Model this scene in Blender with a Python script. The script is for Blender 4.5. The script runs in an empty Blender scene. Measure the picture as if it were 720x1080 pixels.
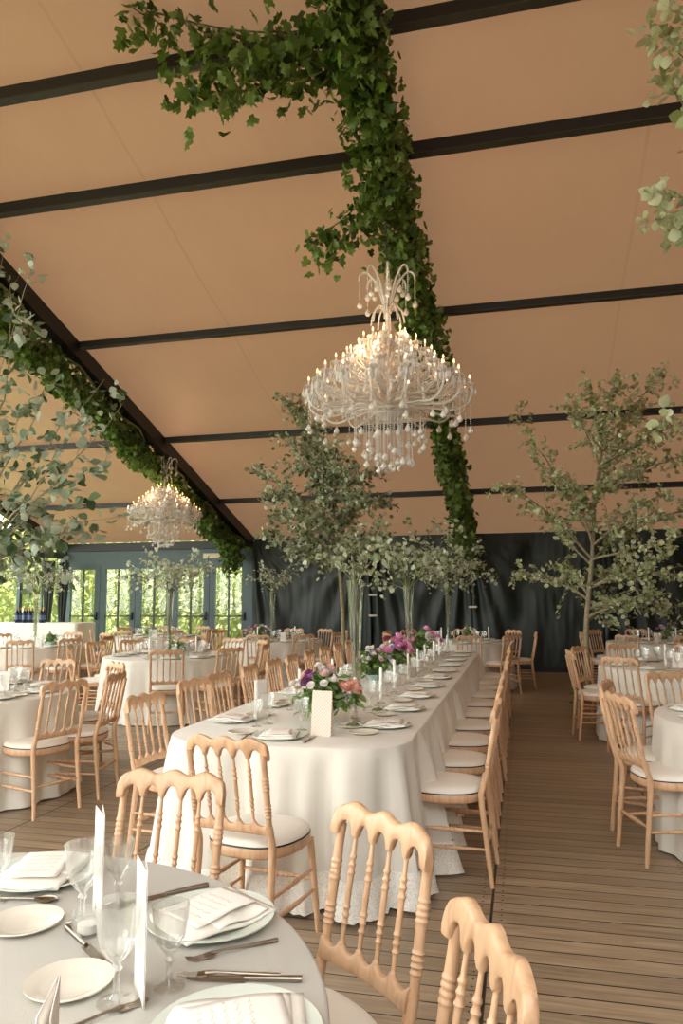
import bpy, bmesh, math, random
import numpy as np
from mathutils import Vector, Matrix, noise

SC = bpy.context.scene
COL = SC.collection
PI = math.pi
R = math.radians
rnd = random.Random(7)

# ------------------------------------------------------------------ camera numbers
F_PX, YAW, PIT, ROLL, CAM_H = 781.0, R(13.53), R(6.67), R(-0.28), 1.48
fw = Vector((-math.sin(YAW) * math.cos(PIT), math.cos(YAW) * math.cos(PIT), math.sin(PIT)))
rt = Vector((math.cos(YAW), math.sin(YAW), 0))
up = rt.cross(fw)
c_, s_ = math.cos(ROLL), math.sin(ROLL)
rt, up = c_ * rt + s_ * up, c_ * up - s_ * rt
EYE = Vector((0, 0, CAM_H))


def ray(x, y):
    return (x - 360) / F_PX * rt - (y - 540) / F_PX * up + fw


def at(x, y, z=0.755):
    d = ray(x, y)
    return EYE + d * ((z - CAM_H) / d.z)


def aty(x, y, Y):
    d = ray(x, y)
    return EYE + d * (Y / d.y)


cam_d = bpy.data.cameras.new('camera')
cam_d.sensor_fit = 'VERTICAL'
cam_d.sensor_height = 36
cam_d.lens = F_PX / 1080 * 36
cam_d.clip_start = 0.05
cam = bpy.data.objects.new('camera', cam_d)
COL.objects.link(cam)
m3 = Matrix((rt, up, -fw)).transposed()
cam.matrix_world = Matrix.Translation(EYE) @ m3.to_4x4()
SC.camera = cam


# ------------------------------------------------------------------ materials
def srgb(r, g, b):
    f = lambda c: (c / 255 / 12.92) if c / 255 <= 0.04045 else ((c / 255 + 0.055) / 1.055) ** 2.4
    return (f(r), f(g), f(b), 1)


class NT:
    def __init__(self, name):
        self.m = bpy.data.materials.new(name)
        self.m.use_nodes = True
        self.t = self.m.node_tree
        self.t.nodes.clear()
        self.out = self.t.nodes.new('ShaderNodeOutputMaterial')

    def n(self, typ, props=None, **ins):
        nd = self.t.nodes.new('ShaderNode' + typ)
        for k, v in (props or {}).items():
            setattr(nd, k, v)
        for k, v in ins.items():
            key = int(k[1:]) if k[0] == '_' and k[1:].isdigit() else k.replace('_', ' ')
            s = nd.inputs[key]
            if isinstance(v, bpy.types.NodeSocket):
                self.t.links.new(v, s)
            else:
                s.default_value = v
        return nd

    def math(self, op, a, b=0.0, c=0.0):
        return self.n('Math', dict(operation=op), _0=a, _1=b, _2=c).outputs[0]

    def mix(self, f, a, b, blend='MIX'):
        nd = self.t.nodes.new('ShaderNodeMix')
        nd.data_type = 'RGBA'
        nd.blend_type = blend
        for i, v in ((0, f), (6, a), (7, b)):
            if isinstance(v, bpy.types.NodeSocket):
                self.t.links.new(v, nd.inputs[i])
            else:
                nd.inputs[i].default_value = v
        return nd.outputs[2]

    def ramp(self, f, stops):
        nd = self.n('ValToRGB', None, Fac=f)
        el = nd.color_ramp.elements
        el[0].position, el[0].color = stops[0]
        el[1].position, el[1].color = stops[-1]
        for p, c in stops[1:-1]:
            e = el.new(p)
            e.color = c
        return nd.outputs[0]

    def surf(self, sh):
        self.t.links.new(sh, self.out.inputs[0])
        return self.m

    def bsdf(self, **k):
        return self.n('BsdfPrincipled', None, **k)


def plain(name, col, rough=0.5, metal=0.0, var=0.06, scale=8.0, bump=0.0, bscale=60.0, spec=0.5, sheen=0.0):
    k = NT(name)
    co = k.n('TexCoord').outputs['Object']
    nz = k.n('TexNoise', None, Vector=co, Scale=scale, Detail=3.0).outputs[0]
    c2 = tuple(max(0, x * (1 - var * 2)) for x in col[:3]) + (1,)
    cc = k.ramp(nz, [(0.3, c2), (0.7, col)])
    b = k.bsdf(Base_Color=cc, Roughness=rough, Metallic=metal)
    b.inputs['Specular IOR Level'].default_value = spec
    if sheen:
        b.inputs['Sheen Weight'].default_value = sheen
    if bump:
        n2 = k.n('TexNoise', None, Vector=co, Scale=bscale, Detail=2.0).outputs[0]
        bp = k.n('Bump', None, Strength=bump, Distance=0.01, Height=n2)
        k.t.links.new(bp.outputs[0], b.inputs['Normal'])
    return k.surf(b.outputs[0])


def wood_mat(name, light, dark, rough=0.38):
    k = NT(name)
    co = k.n('TexCoord').outputs['Object']
    info = k.n('ObjectInfo').outputs['Random']
    mp = k.n('Mapping', None, Vector=co, Scale=(26, 26, 5))
    nz = k.n('TexNoise', None, Vector=mp.outputs[0], Scale=1.6, Detail=4.0, Distortion=0.6).outputs[0]
    c = k.ramp(nz, [(0.25, dark), (0.5, light), (0.8, tuple(x * 1.08 for x in light[:3]) + (1,))])
    v = k.math('MULTIPLY_ADD', info, 0.16, 0.92)
    c = k.mix(1.0, c, k.n('CombineColor', None, Red=v, Green=v, Blue=v).outputs[0], 'MULTIPLY')
    b = k.bsdf(Base_Color=c, Roughness=rough)
    return k.surf(b.outputs[0])


def leaf_mat(name, cols, back, trans=0.35, rough=0.5):
    k = NT(name)
    g = k.n('NewGeometry')
    c = k.ramp(g.outputs['Random Per Island'], [(i / (len(cols) - 1), x) for i, x in enumerate(cols)])
    c = k.mix(k.math('MULTIPLY', g.outputs['Backfacing'], 0.75), c, back)
    b = k.bsdf(Base_Color=c, Roughness=rough)
    t = k.n('BsdfTranslucent', None, Color=c)
    mx = k.n('MixShader', None, _0=trans, _1=b.outputs[0], _2=t.outputs[0])
    return k.surf(mx.outputs[0])


def thin_glass(name, tint=(1, 1, 1, 1), refl=0.9, base=0.05, body=0.0):
    k = NT(name)
    lw = k.n('LayerWeight', None, Blend=0.35).outputs['Facing']
    f = k.math('MULTIPLY_ADD', k.math('POWER', lw, 2.2), refl, base)
    tr = k.n('BsdfTransparent', None, Color=tint)
    gl = k.n('BsdfGlossy', None, Color=(1, 1, 1, 1), Roughness=0.03)
    mx = k.n('MixShader', None, _0=f, _1=tr.outputs[0], _2=gl.outputs[0])
    if body:
        df = k.n('BsdfDiffuse', None, Color=(0.95, 0.94, 0.92, 1))
        mx = k.n('MixShader', None, _0=body, _1=mx.outputs[0], _2=df.outputs[0])
    return k.surf(mx.outputs[0])


def emit_mat(name, col, s):
    k = NT(name)
    e = k.n('Emission', None, Color=col, Strength=s)
    return k.surf(e.outputs[0])


M = {}
M['wood'] = wood_mat('beech', srgb(207, 168, 132), srgb(187, 145, 108))
M['cushion'] = plain('seat_fabric', srgb(236, 229, 216), 0.75, var=0.02, bump=0.08, bscale=220, sheen=0.2)
M['cloth'] = plain('linen', srgb(224, 219, 207), 0.85, var=0.03, scale=5, bump=0.12, bscale=350, sheen=0.15)
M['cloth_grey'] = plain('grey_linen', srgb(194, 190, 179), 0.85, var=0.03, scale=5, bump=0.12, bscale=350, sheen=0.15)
M['black_metal'] = plain('black_beam', srgb(17, 16, 15), 0.5, var=0.1)
M['lip'] = plain('grey_beam_edge', srgb(58, 58, 52), 0.5, var=0.1)
M['teal'] = plain('teal_frame', srgb(74, 92, 94), 0.5, var=0.05)
M['cream'] = plain('cream_panel', srgb(226, 216, 196), 0.7, var=0.03)
M['napkin'] = plain('napkin_linen', srgb(240, 236, 226), 0.85, var=0.02, bump=0.1, bscale=300)
M['paper'] = plain('card_paper', srgb(244, 238, 230), 0.8, var=0.01)
M['print'] = plain('gold_print', srgb(218, 192, 168), 0.6)
M['china'] = plain('pale_green_china', srgb(214, 220, 208), 0.22, var=0.02)
M['bone'] = plain('bone_china', srgb(222, 215, 200), 0.2, var=0.02)
M['steel'] = plain('dull_steel', srgb(168, 156, 142), 0.28, metal=1.0, var=0.05)
M['wax'] = plain('candle_wax', srgb(248, 243, 234), 0.5, var=0.01)
M['bowl'] = plain('celadon_bowl', srgb(178, 205, 198), 0.25, var=0.04)
M['bark'] = plain('bark', srgb(158, 148, 118), 0.85, var=0.2, scale=30, bump=0.4, bscale=80)
M['twig'] = plain('green_twig', srgb(120, 124, 84), 0.8, var=0.15, scale=30)
M['stem'] = plain('stem', srgb(136, 146, 96), 0.7, var=0.1, scale=30)
M['terracotta'] = plain('terracotta', srgb(170, 116, 84), 0.8, var=0.12)
M['earth'] = plain('soil', srgb(58, 44, 34), 0.95, var=0.2, scale=40)
M['bottle'] = plain('bottle_glass', srgb(26, 38, 58), 0.12, var=0.05)
M['foil'] = plain('red_foil', srgb(176, 96, 70), 0.35)
M['label'] = plain('bottle_label', srgb(96, 116, 156), 0.6)
M['glass'] = thin_glass('drinking_glass', (0.97, 0.975, 0.965, 1), 0.9, 0.10, 0.04)
M['vase'] = thin_glass('vase_glass', (0.93, 0.94, 0.90, 1), 0.5, 0.04, 0.02)
M['pane'] = thin_glass('window_pane', (0.96, 0.98, 0.96, 1), 0.5, 0.03)
k = NT('crystal')
_b = k.bsdf(Base_Color=(0.97, 0.95, 0.92, 1), Roughness=0.08)
_b.inputs['Transmission Weight'].default_value = 0.35
_b.inputs['Specular IOR Level'].default_value = 1.0
_t = k.n('BsdfTransparent', None, Color=(1, 1, 1, 1))
M['crystal'] = k.surf(k.n('MixShader', None, _0=0.28, _1=_b.outputs[0], _2=_t.outputs[0]).outputs[0])
M['bulb'] = emit_mat('lit_bulb', (1.0, 0.48, 0.16, 1), 8.0)
M['leaf_poplar'] = leaf_mat('poplar_leaf', [srgb(50, 70, 36), srgb(86, 106, 66), srgb(126, 144, 110), srgb(62, 84, 44)], srgb(180, 191, 170), 0.25)
M['leaf_birch'] = leaf_mat('birch_leaf', [srgb(90, 108, 66), srgb(126, 142, 98), srgb(172, 182, 148), srgb(70, 88, 52)], srgb(206, 212, 188), 0.25)
M['leaf_pale'] = leaf_mat('pale_leaf', [srgb(146, 158, 102), srgb(174, 184, 130), srgb(200, 206, 164), srgb(120, 134, 82)], srgb(216, 220, 190), 0.3)
M['leaf_spray'] = leaf_mat('spray_leaf', [srgb(140, 156, 118), srgb(178, 190, 160), srgb(206, 214, 190)], srgb(220, 226, 208), 0.3)
M['leaf_vine'] = leaf_mat('vine_leaf', [srgb(44, 70, 22), srgb(74, 104, 34), srgb(110, 138, 54), srgb(54, 84, 28)], srgb(120, 146, 74), 0.3, 0.4)
M['leaf_fresh'] = leaf_mat('fresh_leaf', [srgb(84, 120, 52), srgb(120, 154, 76), srgb(66, 98, 46)], srgb(150, 176, 110), 0.3)
M['leaf_hedge'] = leaf_mat('hedge_leaf', [srgb(176, 184, 104), srgb(222, 222, 156), srgb(132, 146, 72), srgb(236, 234, 196)], srgb(220, 222, 164), 0.3)
for nm, c in dict(white=(250, 244, 238), pink=(236, 160, 202), peach=(238, 178, 156), purple=(134, 62, 120), red=(140, 40, 70), lilac=(186, 174, 216), blush=(240, 208, 204)).items():
    M['petal_' + nm] = plain('petal_' + nm, srgb(*c), 0.6, var=0.1, scale=40, sheen=0.2)


# ------------------------------------------------------------------ mesh builder
class MB:
    def __init__(self):
        self.v, self.f = [], []

    def ring_strip(self, rings, close=True, cap=True):
        n = len(rings[0])
        b = len(self.v)
        for r in rings:
            self.v += [tuple(p) for p in r]
        for i in range(len(rings) - 1):
            for j in range(n if close else n - 1):
                a = b + i * n + j
                c = b + i * n + (j + 1) % n
                self.f.append((a, c, c + n, a + n))
        if cap and close:
            self.f.append(tuple(b + j for j in range(n))[::-1])
            self.f.append(tuple(b + (len(rings) - 1) * n + j for j in range(n)))
        return self

    def tube(self, pts, rad, n=8, cap=True):
        pts = [Vector(p) for p in pts]
        if not isinstance(rad, (list, tuple)):
            rad = [rad] * len(pts)
        t = (pts[1] - pts[0]).normalized()
        u = t.orthogonal().normalized()
        rings = []
        for i, p in enumerate(pts):
            if 0 < i < len(pts) - 1:
                t = (pts[i + 1] - pts[i - 1]).normalized()
            elif i:
                t = (pts[i] - pts[i - 1]).normalized()
            u = (u - t * u.dot(t))
            u = u.normalized() if u.length > 1e-6 else t.orthogonal().normalized()
            w = t.cross(u)
            rings.append([p + (u * math.cos(2 * PI * j / n) + w * math.sin(2 * PI * j / n)) * rad[i] for j in range(n)])
        return self.ring_strip(rings, True, cap)

    def turned(self, p0, p1, prof, n=10):
        p0, p1 = Vector(p0), Vector(p1)
        pts = [p0.lerp(p1, t) for t, r in prof]
        t = (p1 - p0).normalized()
        u = t.orthogonal().normalized()
        w = t.cross(u)
        rings = [[p + (u * math.cos(2 * PI * j / n) + w * math.sin(2 * PI * j / n)) * r for j in range(n)] for p, (q, r) in zip(pts, prof)]
        return self.ring_strip(rings)

    def lathe(self, prof, n=24, c=(0, 0, 0), cap=False):
        rings = [[(c[0] + r * math.cos(2 * PI * j / n), c[1] + r * math.sin(2 * PI * j / n), c[2] + z) for j in range(n)] for r, z in prof]
        return self.ring_strip(rings, True, cap)

    def box(self, x0, x1, y0, y1, z0, z1):
        b = len(self.v)
        self.v += [(x0, y0, z0), (x1, y0, z0), (x1, y1, z0), (x0, y1, z0), (x0, y0, z1), (x1, y0, z1), (x1, y1, z1), (x0, y1, z1)]
        self.f += [tuple(b + i for i in q) for q in ((3, 2, 1, 0), (4, 5, 6, 7), (0, 1, 5, 4), (1, 2, 6, 5), (2, 3, 7, 6), (3, 0, 4, 7))]
        return self

    def obox(self, p0, p1, w, h, side=(1, 0, 0)):
        """a bar from p0 to p1, w wide along side, h deep across"""
        p0, p1 = Vector(p0), Vector(p1)
        t = (p1 - p0).normalized()
        s = Vector(side)
        s = (s - t * s.dot(t)).normalized()
        q = t.cross(s)
        rings = [[p + s * a * w / 2 + q * b * h / 2 for a, b in ((-1, -1), (1, -1), (1, 1), (-1, 1))] for p in (p0, p1)]
        return self.ring_strip(rings)

    def grid(self, fn, nu, nv, closed_u=False):
        b = len(self.v)
        for j in range(nv + 1):
            for i in range(nu + 1):
                self.v.append(tuple(fn(i / nu, j / nv)))
        for j in range(nv):
            for i in range(nu):
                a = b + j * (nu + 1) + i
                self.f.append((a, a + 1, a + nu + 2, a + nu + 1))
        return self

    def ball(self, c, r, sz=1.0, n=8, m=5):
        prof = [(max(1e-4, r * math.sin(PI * i / m)), -r * sz * math.cos(PI * i / m)) for i in range(m + 1)]
        return self.lathe(prof, n, c)

    def build(self, name, mat, parent=None, ang=40, bevel=0.0, solid=0.0, loc=None):
        me = bpy.data.meshes.new(name)
        me.from_pydata(self.v, [], self.f)
        if bevel or solid:
            bm = bmesh.new()
            bm.from_mesh(me)
            if solid:
                bmesh.ops.solidify(bm, geom=bm.faces[:], thickness=solid)
            if bevel:
                bmesh.ops.bevel(bm, geom=[e for e in bm.edges], offset=bevel, segments=2, affect='EDGES', profile=0.5)
            bm.to_mesh(me)
            bm.free()
        me.polygons.foreach_set('use_smooth', [True] * len(me.polygons))
        me.set_sharp_from_angle(angle=R(ang))
        me.materials.append(M[mat] if isinstance(mat, str) else mat)
        o = bpy.data.objects.new(name, me)
        COL.objects.link(o)
        if parent:
            o.parent = parent
        if loc is not None:
            o.location = loc
        return o


def empty(name, loc=(0, 0, 0), rz=0.0, parent=None):
    o = bpy.data.objects.new(name, None)
    o.empty_display_size = 0.1
    COL.objects.link(o)
    o.location = loc
    o.rotation_euler = (0, 0, rz)
    if parent:
        o.parent = parent
    return o


def tag(o, label=None, cat=None, group=None, kind=None):
    if label: o['label'] = label
    if cat: o['category'] = cat
    if group: o['group'] = group
    if kind: o['kind'] = kind
    return o


KIDS = {}


def copy_tree(o, parent=None):
    c = o.copy()
    COL.objects.link(c)
    if parent:
        c.parent = parent
    for ch in KIDS.get(o.name) or o.children:
        copy_tree(ch, c)
    return c


def struct(name, mb, mat, **k):
    o = mb.build(name, mat, **k)
    o['kind'] = 'structure'
    return o


def catmull(P, n=6):
    P = [Vector(p) for p in P]
    Q = [P[0] * 2 - P[1]] + P + [P[-1] * 2 - P[-2]]
    out = []
    for i in range(1, len(Q) - 2):
        for s in range(n):
            t = s / n
            a, b, c, d = Q[i - 1], Q[i], Q[i + 1], Q[i + 2]
            out.append(0.5 * ((2 * b) + (c - a) * t + (2 * a - 5 * b + 4 * c - d) * t * t + (3 * b - a - 3 * c + d) * t ** 3))
    out.append(P[-1])
    return out


# ------------------------------------------------------------------ leaves
TPL = {
    'round': ([(0, 0, 0), (0, .38, -.03), (0, .72, -.03), (0, 1, .0), (.36, .2, .05), (.46, .5, .07), (.27, .8, .03), (-.36, .2, .05), (-.46, .5, .07), (-.27, .8, .03)],
              [(0, 4, 1), (0, 1, 7), (4, 5, 2, 1), (1, 2, 8, 7), (5, 6, 3, 2), (2, 3, 9, 8)]),
    'slim': ([(0, 0, 0), (0, .38, -.03), (0, .72, -.03), (0, 1, .0), (.17, .2, .03), (.24, .5, .04), (.14, .8, .02), (-.17, .2, .03), (-.24, .5, .04), (-.14, .8, .02)],
             [(0, 4, 1), (0, 1, 7), (4, 5, 2, 1), (1, 2, 8, 7), (5, 6, 3, 2), (2, 3, 9, 8)]),
    'vine': ([(0, .1, 0), (0, .45, -.05), (0, .75, -.04), (0, 1.05, .02), (.34, -.05, .06), (.55, .3, .09), (.3, .45, .04), (.42, .72, .08), (.14, .8, .02),
              (-.34, -.05, .06), (-.55, .3, .09), (-.3, .45, .04), (-.42, .72, .08), (-.14, .8, .02)],
             [(0, 4, 5, 1), (1, 5, 6), (1, 6, 7, 2), (2, 7, 8), (2, 8, 3), (0, 1, 10, 9), (1, 11, 10), (1, 2, 12, 11), (2, 13, 12), (2, 3, 13)]),
}


def leaf_obj(name, L, tpl, mat, parent, seed=1, droop=0.3):
    T, Fc = TPL[tpl]
    T = np.array(T)
    rg = np.random.default_rng(seed)
    n = len(L)
    P = np.array([tuple(l[0]) for l in L])
    D = np.array([tuple(l[1]) for l in L])
    S = np.array([l[2] for l in L])
    D[:, 2] -= droop
    D /= np.linalg.norm(D, axis=1)[:, None] + 1e-9
    N = rg.normal(size=(n, 3)) * 0.75
    N[:, 2] += 0.8
    X = np.cross(D, N)
    X /= np.linalg.norm(X, axis=1)[:, None] + 1e-9
    N = np.cross(X, D)
    V = P[:, None, :] + S[:, None, None] * (T[None, :, 0:1] * X[:, None, :] + T[None, :, 1:2] * D[:, None, :] + T[None, :, 2:3] * N[:, None, :] * 1.5)
    k = len(T)
    faces = [tuple(i * k + a for a in f) for i in range(n) for f in Fc]
    me = bpy.data.meshes.new(name)
    me.from_pydata(V.reshape(-1, 3).tolist(), [], faces)
    me.polygons.foreach_set('use_smooth', [True] * len(me.polygons))
    me.materials.append(M[mat])
    o = bpy.data.objects.new(name, me)
    COL.objects.link(o)
    if parent:
        o.parent = parent
    return o


def rvec(rg):
    while True:
        v = Vector((rg.uniform(-1, 1), rg.uniform(-1, 1), rg.uniform(-1, 1)))
        if 0.1 < v.length < 1:
            return v.normalized()


def grow(rg, wood, L, base, tip, r0, twigs, tlen, nleaf, lsize, bow=0.12, start=0.25, twood=True, bowdir=None):
    base, tip = Vector(base), Vector(tip)
    d = tip - base
    side = (bowdir if bowdir is not None else (Vector((0, 0, 1)) * 0.6 + rvec(rg) * 0.6)) * d.length * bow
    path = []
    N = 9
    for i in range(N + 1):
        t = i / N
        p = base.lerp(tip, t) + side * 4 * t * (1 - t) + rvec(rg) * d.length * 0.012 * (1 if 0 < i < N else 0)
        path.append(p)
    wood.tube(path, [r0 * (1 - 0.85 * i / N) for i in range(N + 1)], 6)
    for q in range(twigs):
        t = start + (1 - start) * (q + rg.random()) / twigs
        i = min(N - 1, int(t * N))
        p = path[i].lerp(path[i + 1], t * N - i)
        fwd = (path[i + 1] - path[i]).normalized()
        td = (fwd * rg.uniform(0.3, 1.0) + rvec(rg) * 0.9).normalized()
        ln = tlen * rg.uniform(0.5, 1.25) * (1.1 - 0.45 * t)
        e = p + td * ln + Vector((0, 0, -0.12 * ln))
        if twood:
            wood.tube([p, p.lerp(e, 0.5) + rvec(rg) * ln * 0.06, e], [r0 * 0.22, r0 * 0.15, r0 * 0.06], 4, False)
        for j in range(nleaf):
            u = (j + 0.6 + rg.random() * 0.5) / (nleaf + 0.3)
            lp = p.lerp(e, min(u, 1.05)) + rvec(rg) * lsize * 0.45
            ld = (td * 0.5 + rvec(rg) * 0.9)
            L.append((lp, ld, lsize * rg.uniform(0.6, 1.25)))
    return path


# ------------------------------------------------------------------ SETTING
WALL_Y, EAVE_Z, RIDGE_Y, SLOPE = 15.73, 2.82, 4.2, math.tan(R(17.18))
RAFT = [-10.62, -5.86, -1.04, 3.78, 8.6]
X0, X1 = RAFT[0], RAFT[-1]
BACK_Y = RIDGE_Y - (WALL_Y - RIDGE_Y)


def roof(Y):
    return EAVE_Z + (WALL_Y - max(Y, 2 * RIDGE_Y - Y)) * SLOPE


# floor: grey-brown boards in metre-wide decks
k = NT('deck_boards')
co = k.n('TexCoord').outputs['Object']
sx = k.n('SeparateXYZ', None, Vector=co)
X_, Y_ = sx.outputs[0], sx.outputs[1]
PX = k.math('DIVIDE', k.math('ADD', X_, 0.185 + 20 * 1.03), 1.03)
col_i = k.math('FLOOR', PX)
jit = k.n('TexWhiteNoise', dict(noise_dimensions='1D'), W=col_i).outputs[0]
BY = k.math('ADD', k.math('DIVIDE', Y_, 0.118), k.math('MULTIPLY', jit, 0.35))
row_i = k.math('FLOOR', BY)
fy = k.math('FRACT', BY)
fx = k.math('FRACT', PX)
gapy = k.math('LESS_THAN', k.math('ABSOLUTE', k.math('SUBTRACT', fy, 0.5)), 0.468)
gapx = k.math('LESS_THAN', k.math('ABSOLUTE', k.math('SUBTRACT', fx, 0.5)), 0.4935)
gap = k.math('MULTIPLY', gapy, gapx)
wn = k.n('TexWhiteNoise', dict(noise_dimensions='2D'), Vector=k.n('CombineXYZ', None, X=col_i, Y=row_i).outputs[0]).outputs[0]
mp = k.n('Mapping', None, Vector=co, Scale=(1.2, 22, 1))
gr = k.n('TexNoise', None, Vector=mp.outputs[0], Scale=2.2, Detail=5.0).outputs[0]
st = k.n('TexNoise', None, Vector=co, Scale=0.9, Detail=4.0).outputs[0]
base = k.ramp(gr, [(0.25, srgb(130, 111, 90)), (0.55, srgb(160, 140, 115)), (0.8, srgb(182, 161, 135))])
v = k.math('MULTIPLY_ADD', wn, 0.30, 0.80)
v = k.math('MULTIPLY', v, k.math('MULTIPLY_ADD', st, 0.5, 0.75))
base = k.mix(1.0, base, k.n('CombineColor', None, Red=v, Green=v, Blue=v).outputs[0], 'MULTIPLY')
# screw heads near the board ends
nx = k.math('ABSOLUTE', k.math('SUBTRACT', k.math('ABSOLUTE', k.math('SUBTRACT', fx, 0.5)), 0.455))
ny = k.math('ABSOLUTE', k.math('SUBTRACT', k.math('ABSOLUTE', k.math('SUBTRACT', fy, 0.5)), 0.25))
dd = k.math('ADD', k.math('POWER', k.math('MULTIPLY', nx, 1.03), 2.0), k.math('POWER', k.math('MULTIPLY', ny, 0.118), 2.0))
screw = k.math('GREATER_THAN', dd, 0.00003)
base = k.mix(k.math('MULTIPLY', gap, screw), srgb(34, 27, 21), base)
rough = k.math('MULTIPLY_ADD', gr, 0.25, 0.30)
b = k.bsdf(Base_Color=base, Roughness=rough)
bp = k.n('Bump', None, Strength=0.5, Distance=0.004, Height=k.math('ADD', gap, k.math('MULTIPLY', gr, 0.15)))
k.t.links.new(bp.outputs[0], b.inputs['Normal'])
M['floor'] = k.surf(b.outputs[0])
struct('floor', MB().box(X0 - 0.1, X1 + 0.1, BACK_Y, WALL_Y + 0.1, -0.12, 0), 'floor')

# ceiling lining
k = NT('tan_lining')
co = k.n('TexCoord').outputs['Object']
sx = k.n('SeparateXYZ', None, Vector=co)
fxx = k.math('FRACT', k.math('DIVIDE', k.math('ADD', sx.outputs[0], 10.62 + 48.2), 4.82))
seam = k.math('LESS_THAN', k.math('ABSOLUTE', k.math('SUBTRACT', fxx, 0.46)), 0.0035)
nz = k.n('TexNoise', None, Vector=co, Scale=0.7, Detail=2.0).outputs[0]
cc = k.ramp(nz, [(0.3, srgb(148, 116, 90)), (0.7, srgb(157, 125, 99))])
cc = k.mix(k.math('MULTIPLY', seam, 0.35), cc, srgb(128, 94, 68))
b = k.bsdf(Base_Color=cc, Roughness=0.42)
n2 = k.n('TexNoise', None, Vector=k.n('Mapping', None, Vector=co, Scale=(1.6, 0.5, 1)).outputs[0], Scale=3.0, Detail=2.0).outputs[0]
bp = k.n('Bump', None, Strength=0.25, Distance=0.05, Height=n2)
k.t.links.new(bp.outputs[0], b.inputs['Normal'])
tl = k.n('BsdfTranslucent', None, Color=srgb(206, 160, 120))
M['lining'] = k.surf(k.n('MixShader', None, _0=0.05, _1=b.outputs[0], _2=tl.outputs[0]).outputs[0])

PURL = [13.7, 11.3, 8.74, 6.46, 5.31]
PURL_ALL = [WALL_Y] + PURL + [2 * RIDGE_Y - y for y in PURL[::-1]] + [BACK_Y]


def ceil_pt(u, v):
    X = X0 - 0.2 + (X1 - X0 + 0.4) * u
    Y = WALL_Y + 0.05 + (BACK_Y - WALL_Y - 0.1) * v
    z = roof(Y)
    for a, b2 in zip(PURL_ALL[:-1], PURL_ALL[1:]):
        if b2 <= Y <= a:
            t = (Y - b2) / (a - b2)
            fx2 = ((X - X0) / 4.82) % 1.0
            z -= 0.05 * math.sin(PI * t) * (math.sin(PI * fx2) ** 0.5) * (1 if a - b2 > 1.5 else 0.4)
    return (X, Y, z + 0.02)


mb = MB().grid(ceil_pt, 120, 140)
cen = lambda f: (sum(mb.v[i][0] for i in f) / len(f), sum(mb.v[i][1] for i in f) / len(f))
clear = lambda f: (lambda c: c[1] < 0.0 and c[0] < RAFT[3])(cen(f))
m2 = MB()
m2.v = mb.v
m2.f = [f for f in mb.f if clear(f)]
mb.f = [f for f in mb.f if not clear(f)]
struct('ceiling', mb, 'lining')
k = NT('added_light_membrane')
_d = k.n('BsdfDiffuse', None, Color=(0.8, 0.8, 0.78, 1))
_t = k.n('BsdfTranslucent', None, Color=(0.85, 0.86, 0.86, 1))
M['light_membrane'] = k.surf(k.n('MixShader', None, _0=0.5, _1=_d.outputs[0], _2=_t.outputs[0]).outputs[0])
struct('ceiling_added_light_panel', m2, 'light_membrane')  # unseen translucent roof section, added to bring soft daylight in from above
# roof beams (sloping) and purlins (level)
ti = 1
for X in RAFT:
    mb = MB()
    for ya, yb in ((WALL_Y, RIDGE_Y), (RIDGE_Y, BACK_Y)):
        mb.obox((X, ya, roof(ya) - 0.11), (X, yb, roof(yb) - 0.11), 0.16, 0.22)
    struct('trim_%d' % ti, mb, 'black_metal')
    ti += 1
for Y in PURL + [2 * RIDGE_Y - PURL[-1]]:
    ph = 0.095 if Y < 7 else 0.062
    mb = MB().box(X0, X1, Y - 0.03, Y + 0.05, roof(Y) - ph, roof(Y) + 0.02)
    po = struct('trim_%d' % ti, mb, 'black_metal')
    lp = MB().box(X0, X1, Y - 0.036, Y + 0.055, roof(Y) - ph - 0.012, roof(Y) - ph).build('beam_edge', 'lip', po)
    ti += 1
# eave beams on the two long walls
struct('trim_%d' % ti, MB().box(X0, X1, WALL_Y - 0.10, WALL_Y + 0.10, EAVE_Z - 0.20, EAVE_Z - 0.02), 'black_metal'); ti += 1
for X in RAFT:
    struct('trim_%d' % ti, MB().box(X - 0.08, X + 0.08, WALL_Y - 0.08, WALL_Y + 0.12, 0, EAVE_Z - 0.15), 'teal' if X < -5 else 'black_metal'); ti += 1

# back wall behind the drapes
k = NT('dark_wall')
M['dark_wall'] = plain('dark_wall', srgb(28, 30, 30), 0.8)
struct('wall_back', MB().box(RAFT[1] + 0.08, X1, WALL_Y + 0.1, WALL_Y + 0.2, 0, EAVE_Z + 0.05), 'dark_wall')
struct('baseboard_back', MB().box(RAFT[1] + 0.08, X1, WALL_Y - 0.16, WALL_Y - 0.09, 0, 0.10), 'black_metal')
mb = MB()
mb.box(X1 + 0.1, X1 + 0.2, BACK_Y, WALL_Y, 0, EAVE_Z)
bb = len(mb.v)
mb.v += [(X1 + 0.1, WALL_Y, EAVE_Z), (X1 + 0.1, BACK_Y, EAVE_Z), (X1 + 0.1, RIDGE_Y, roof(RIDGE_Y) + 0.05)]
mb.f.append((bb, bb + 1, bb + 2))
struct('wall_right', mb, 'dark_wall')
struct('wall_front', MB().box(-3.4, X1 + 0.1, BACK_Y - 0.2, BACK_Y - 0.1, 0, EAVE_Z + 0.05), 'dark_wall')  # unseen wall behind the camera, window-side end left open to admit daylight

# drapes
k = NT('black_drape')
co = k.n('TexCoord').outputs['Object']
nz = k.n('TexNoise', None, Vector=co, Scale=1.4, Detail=3.0).outputs[0]
cc = k.ramp(nz, [(0.3, srgb(25, 33, 29)), (0.7, srgb(32, 42, 36))])
b = k.bsdf(Base_Color=cc, Roughness=0.5)
M['drape'] = k.surf(b.outputs[0])


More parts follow.
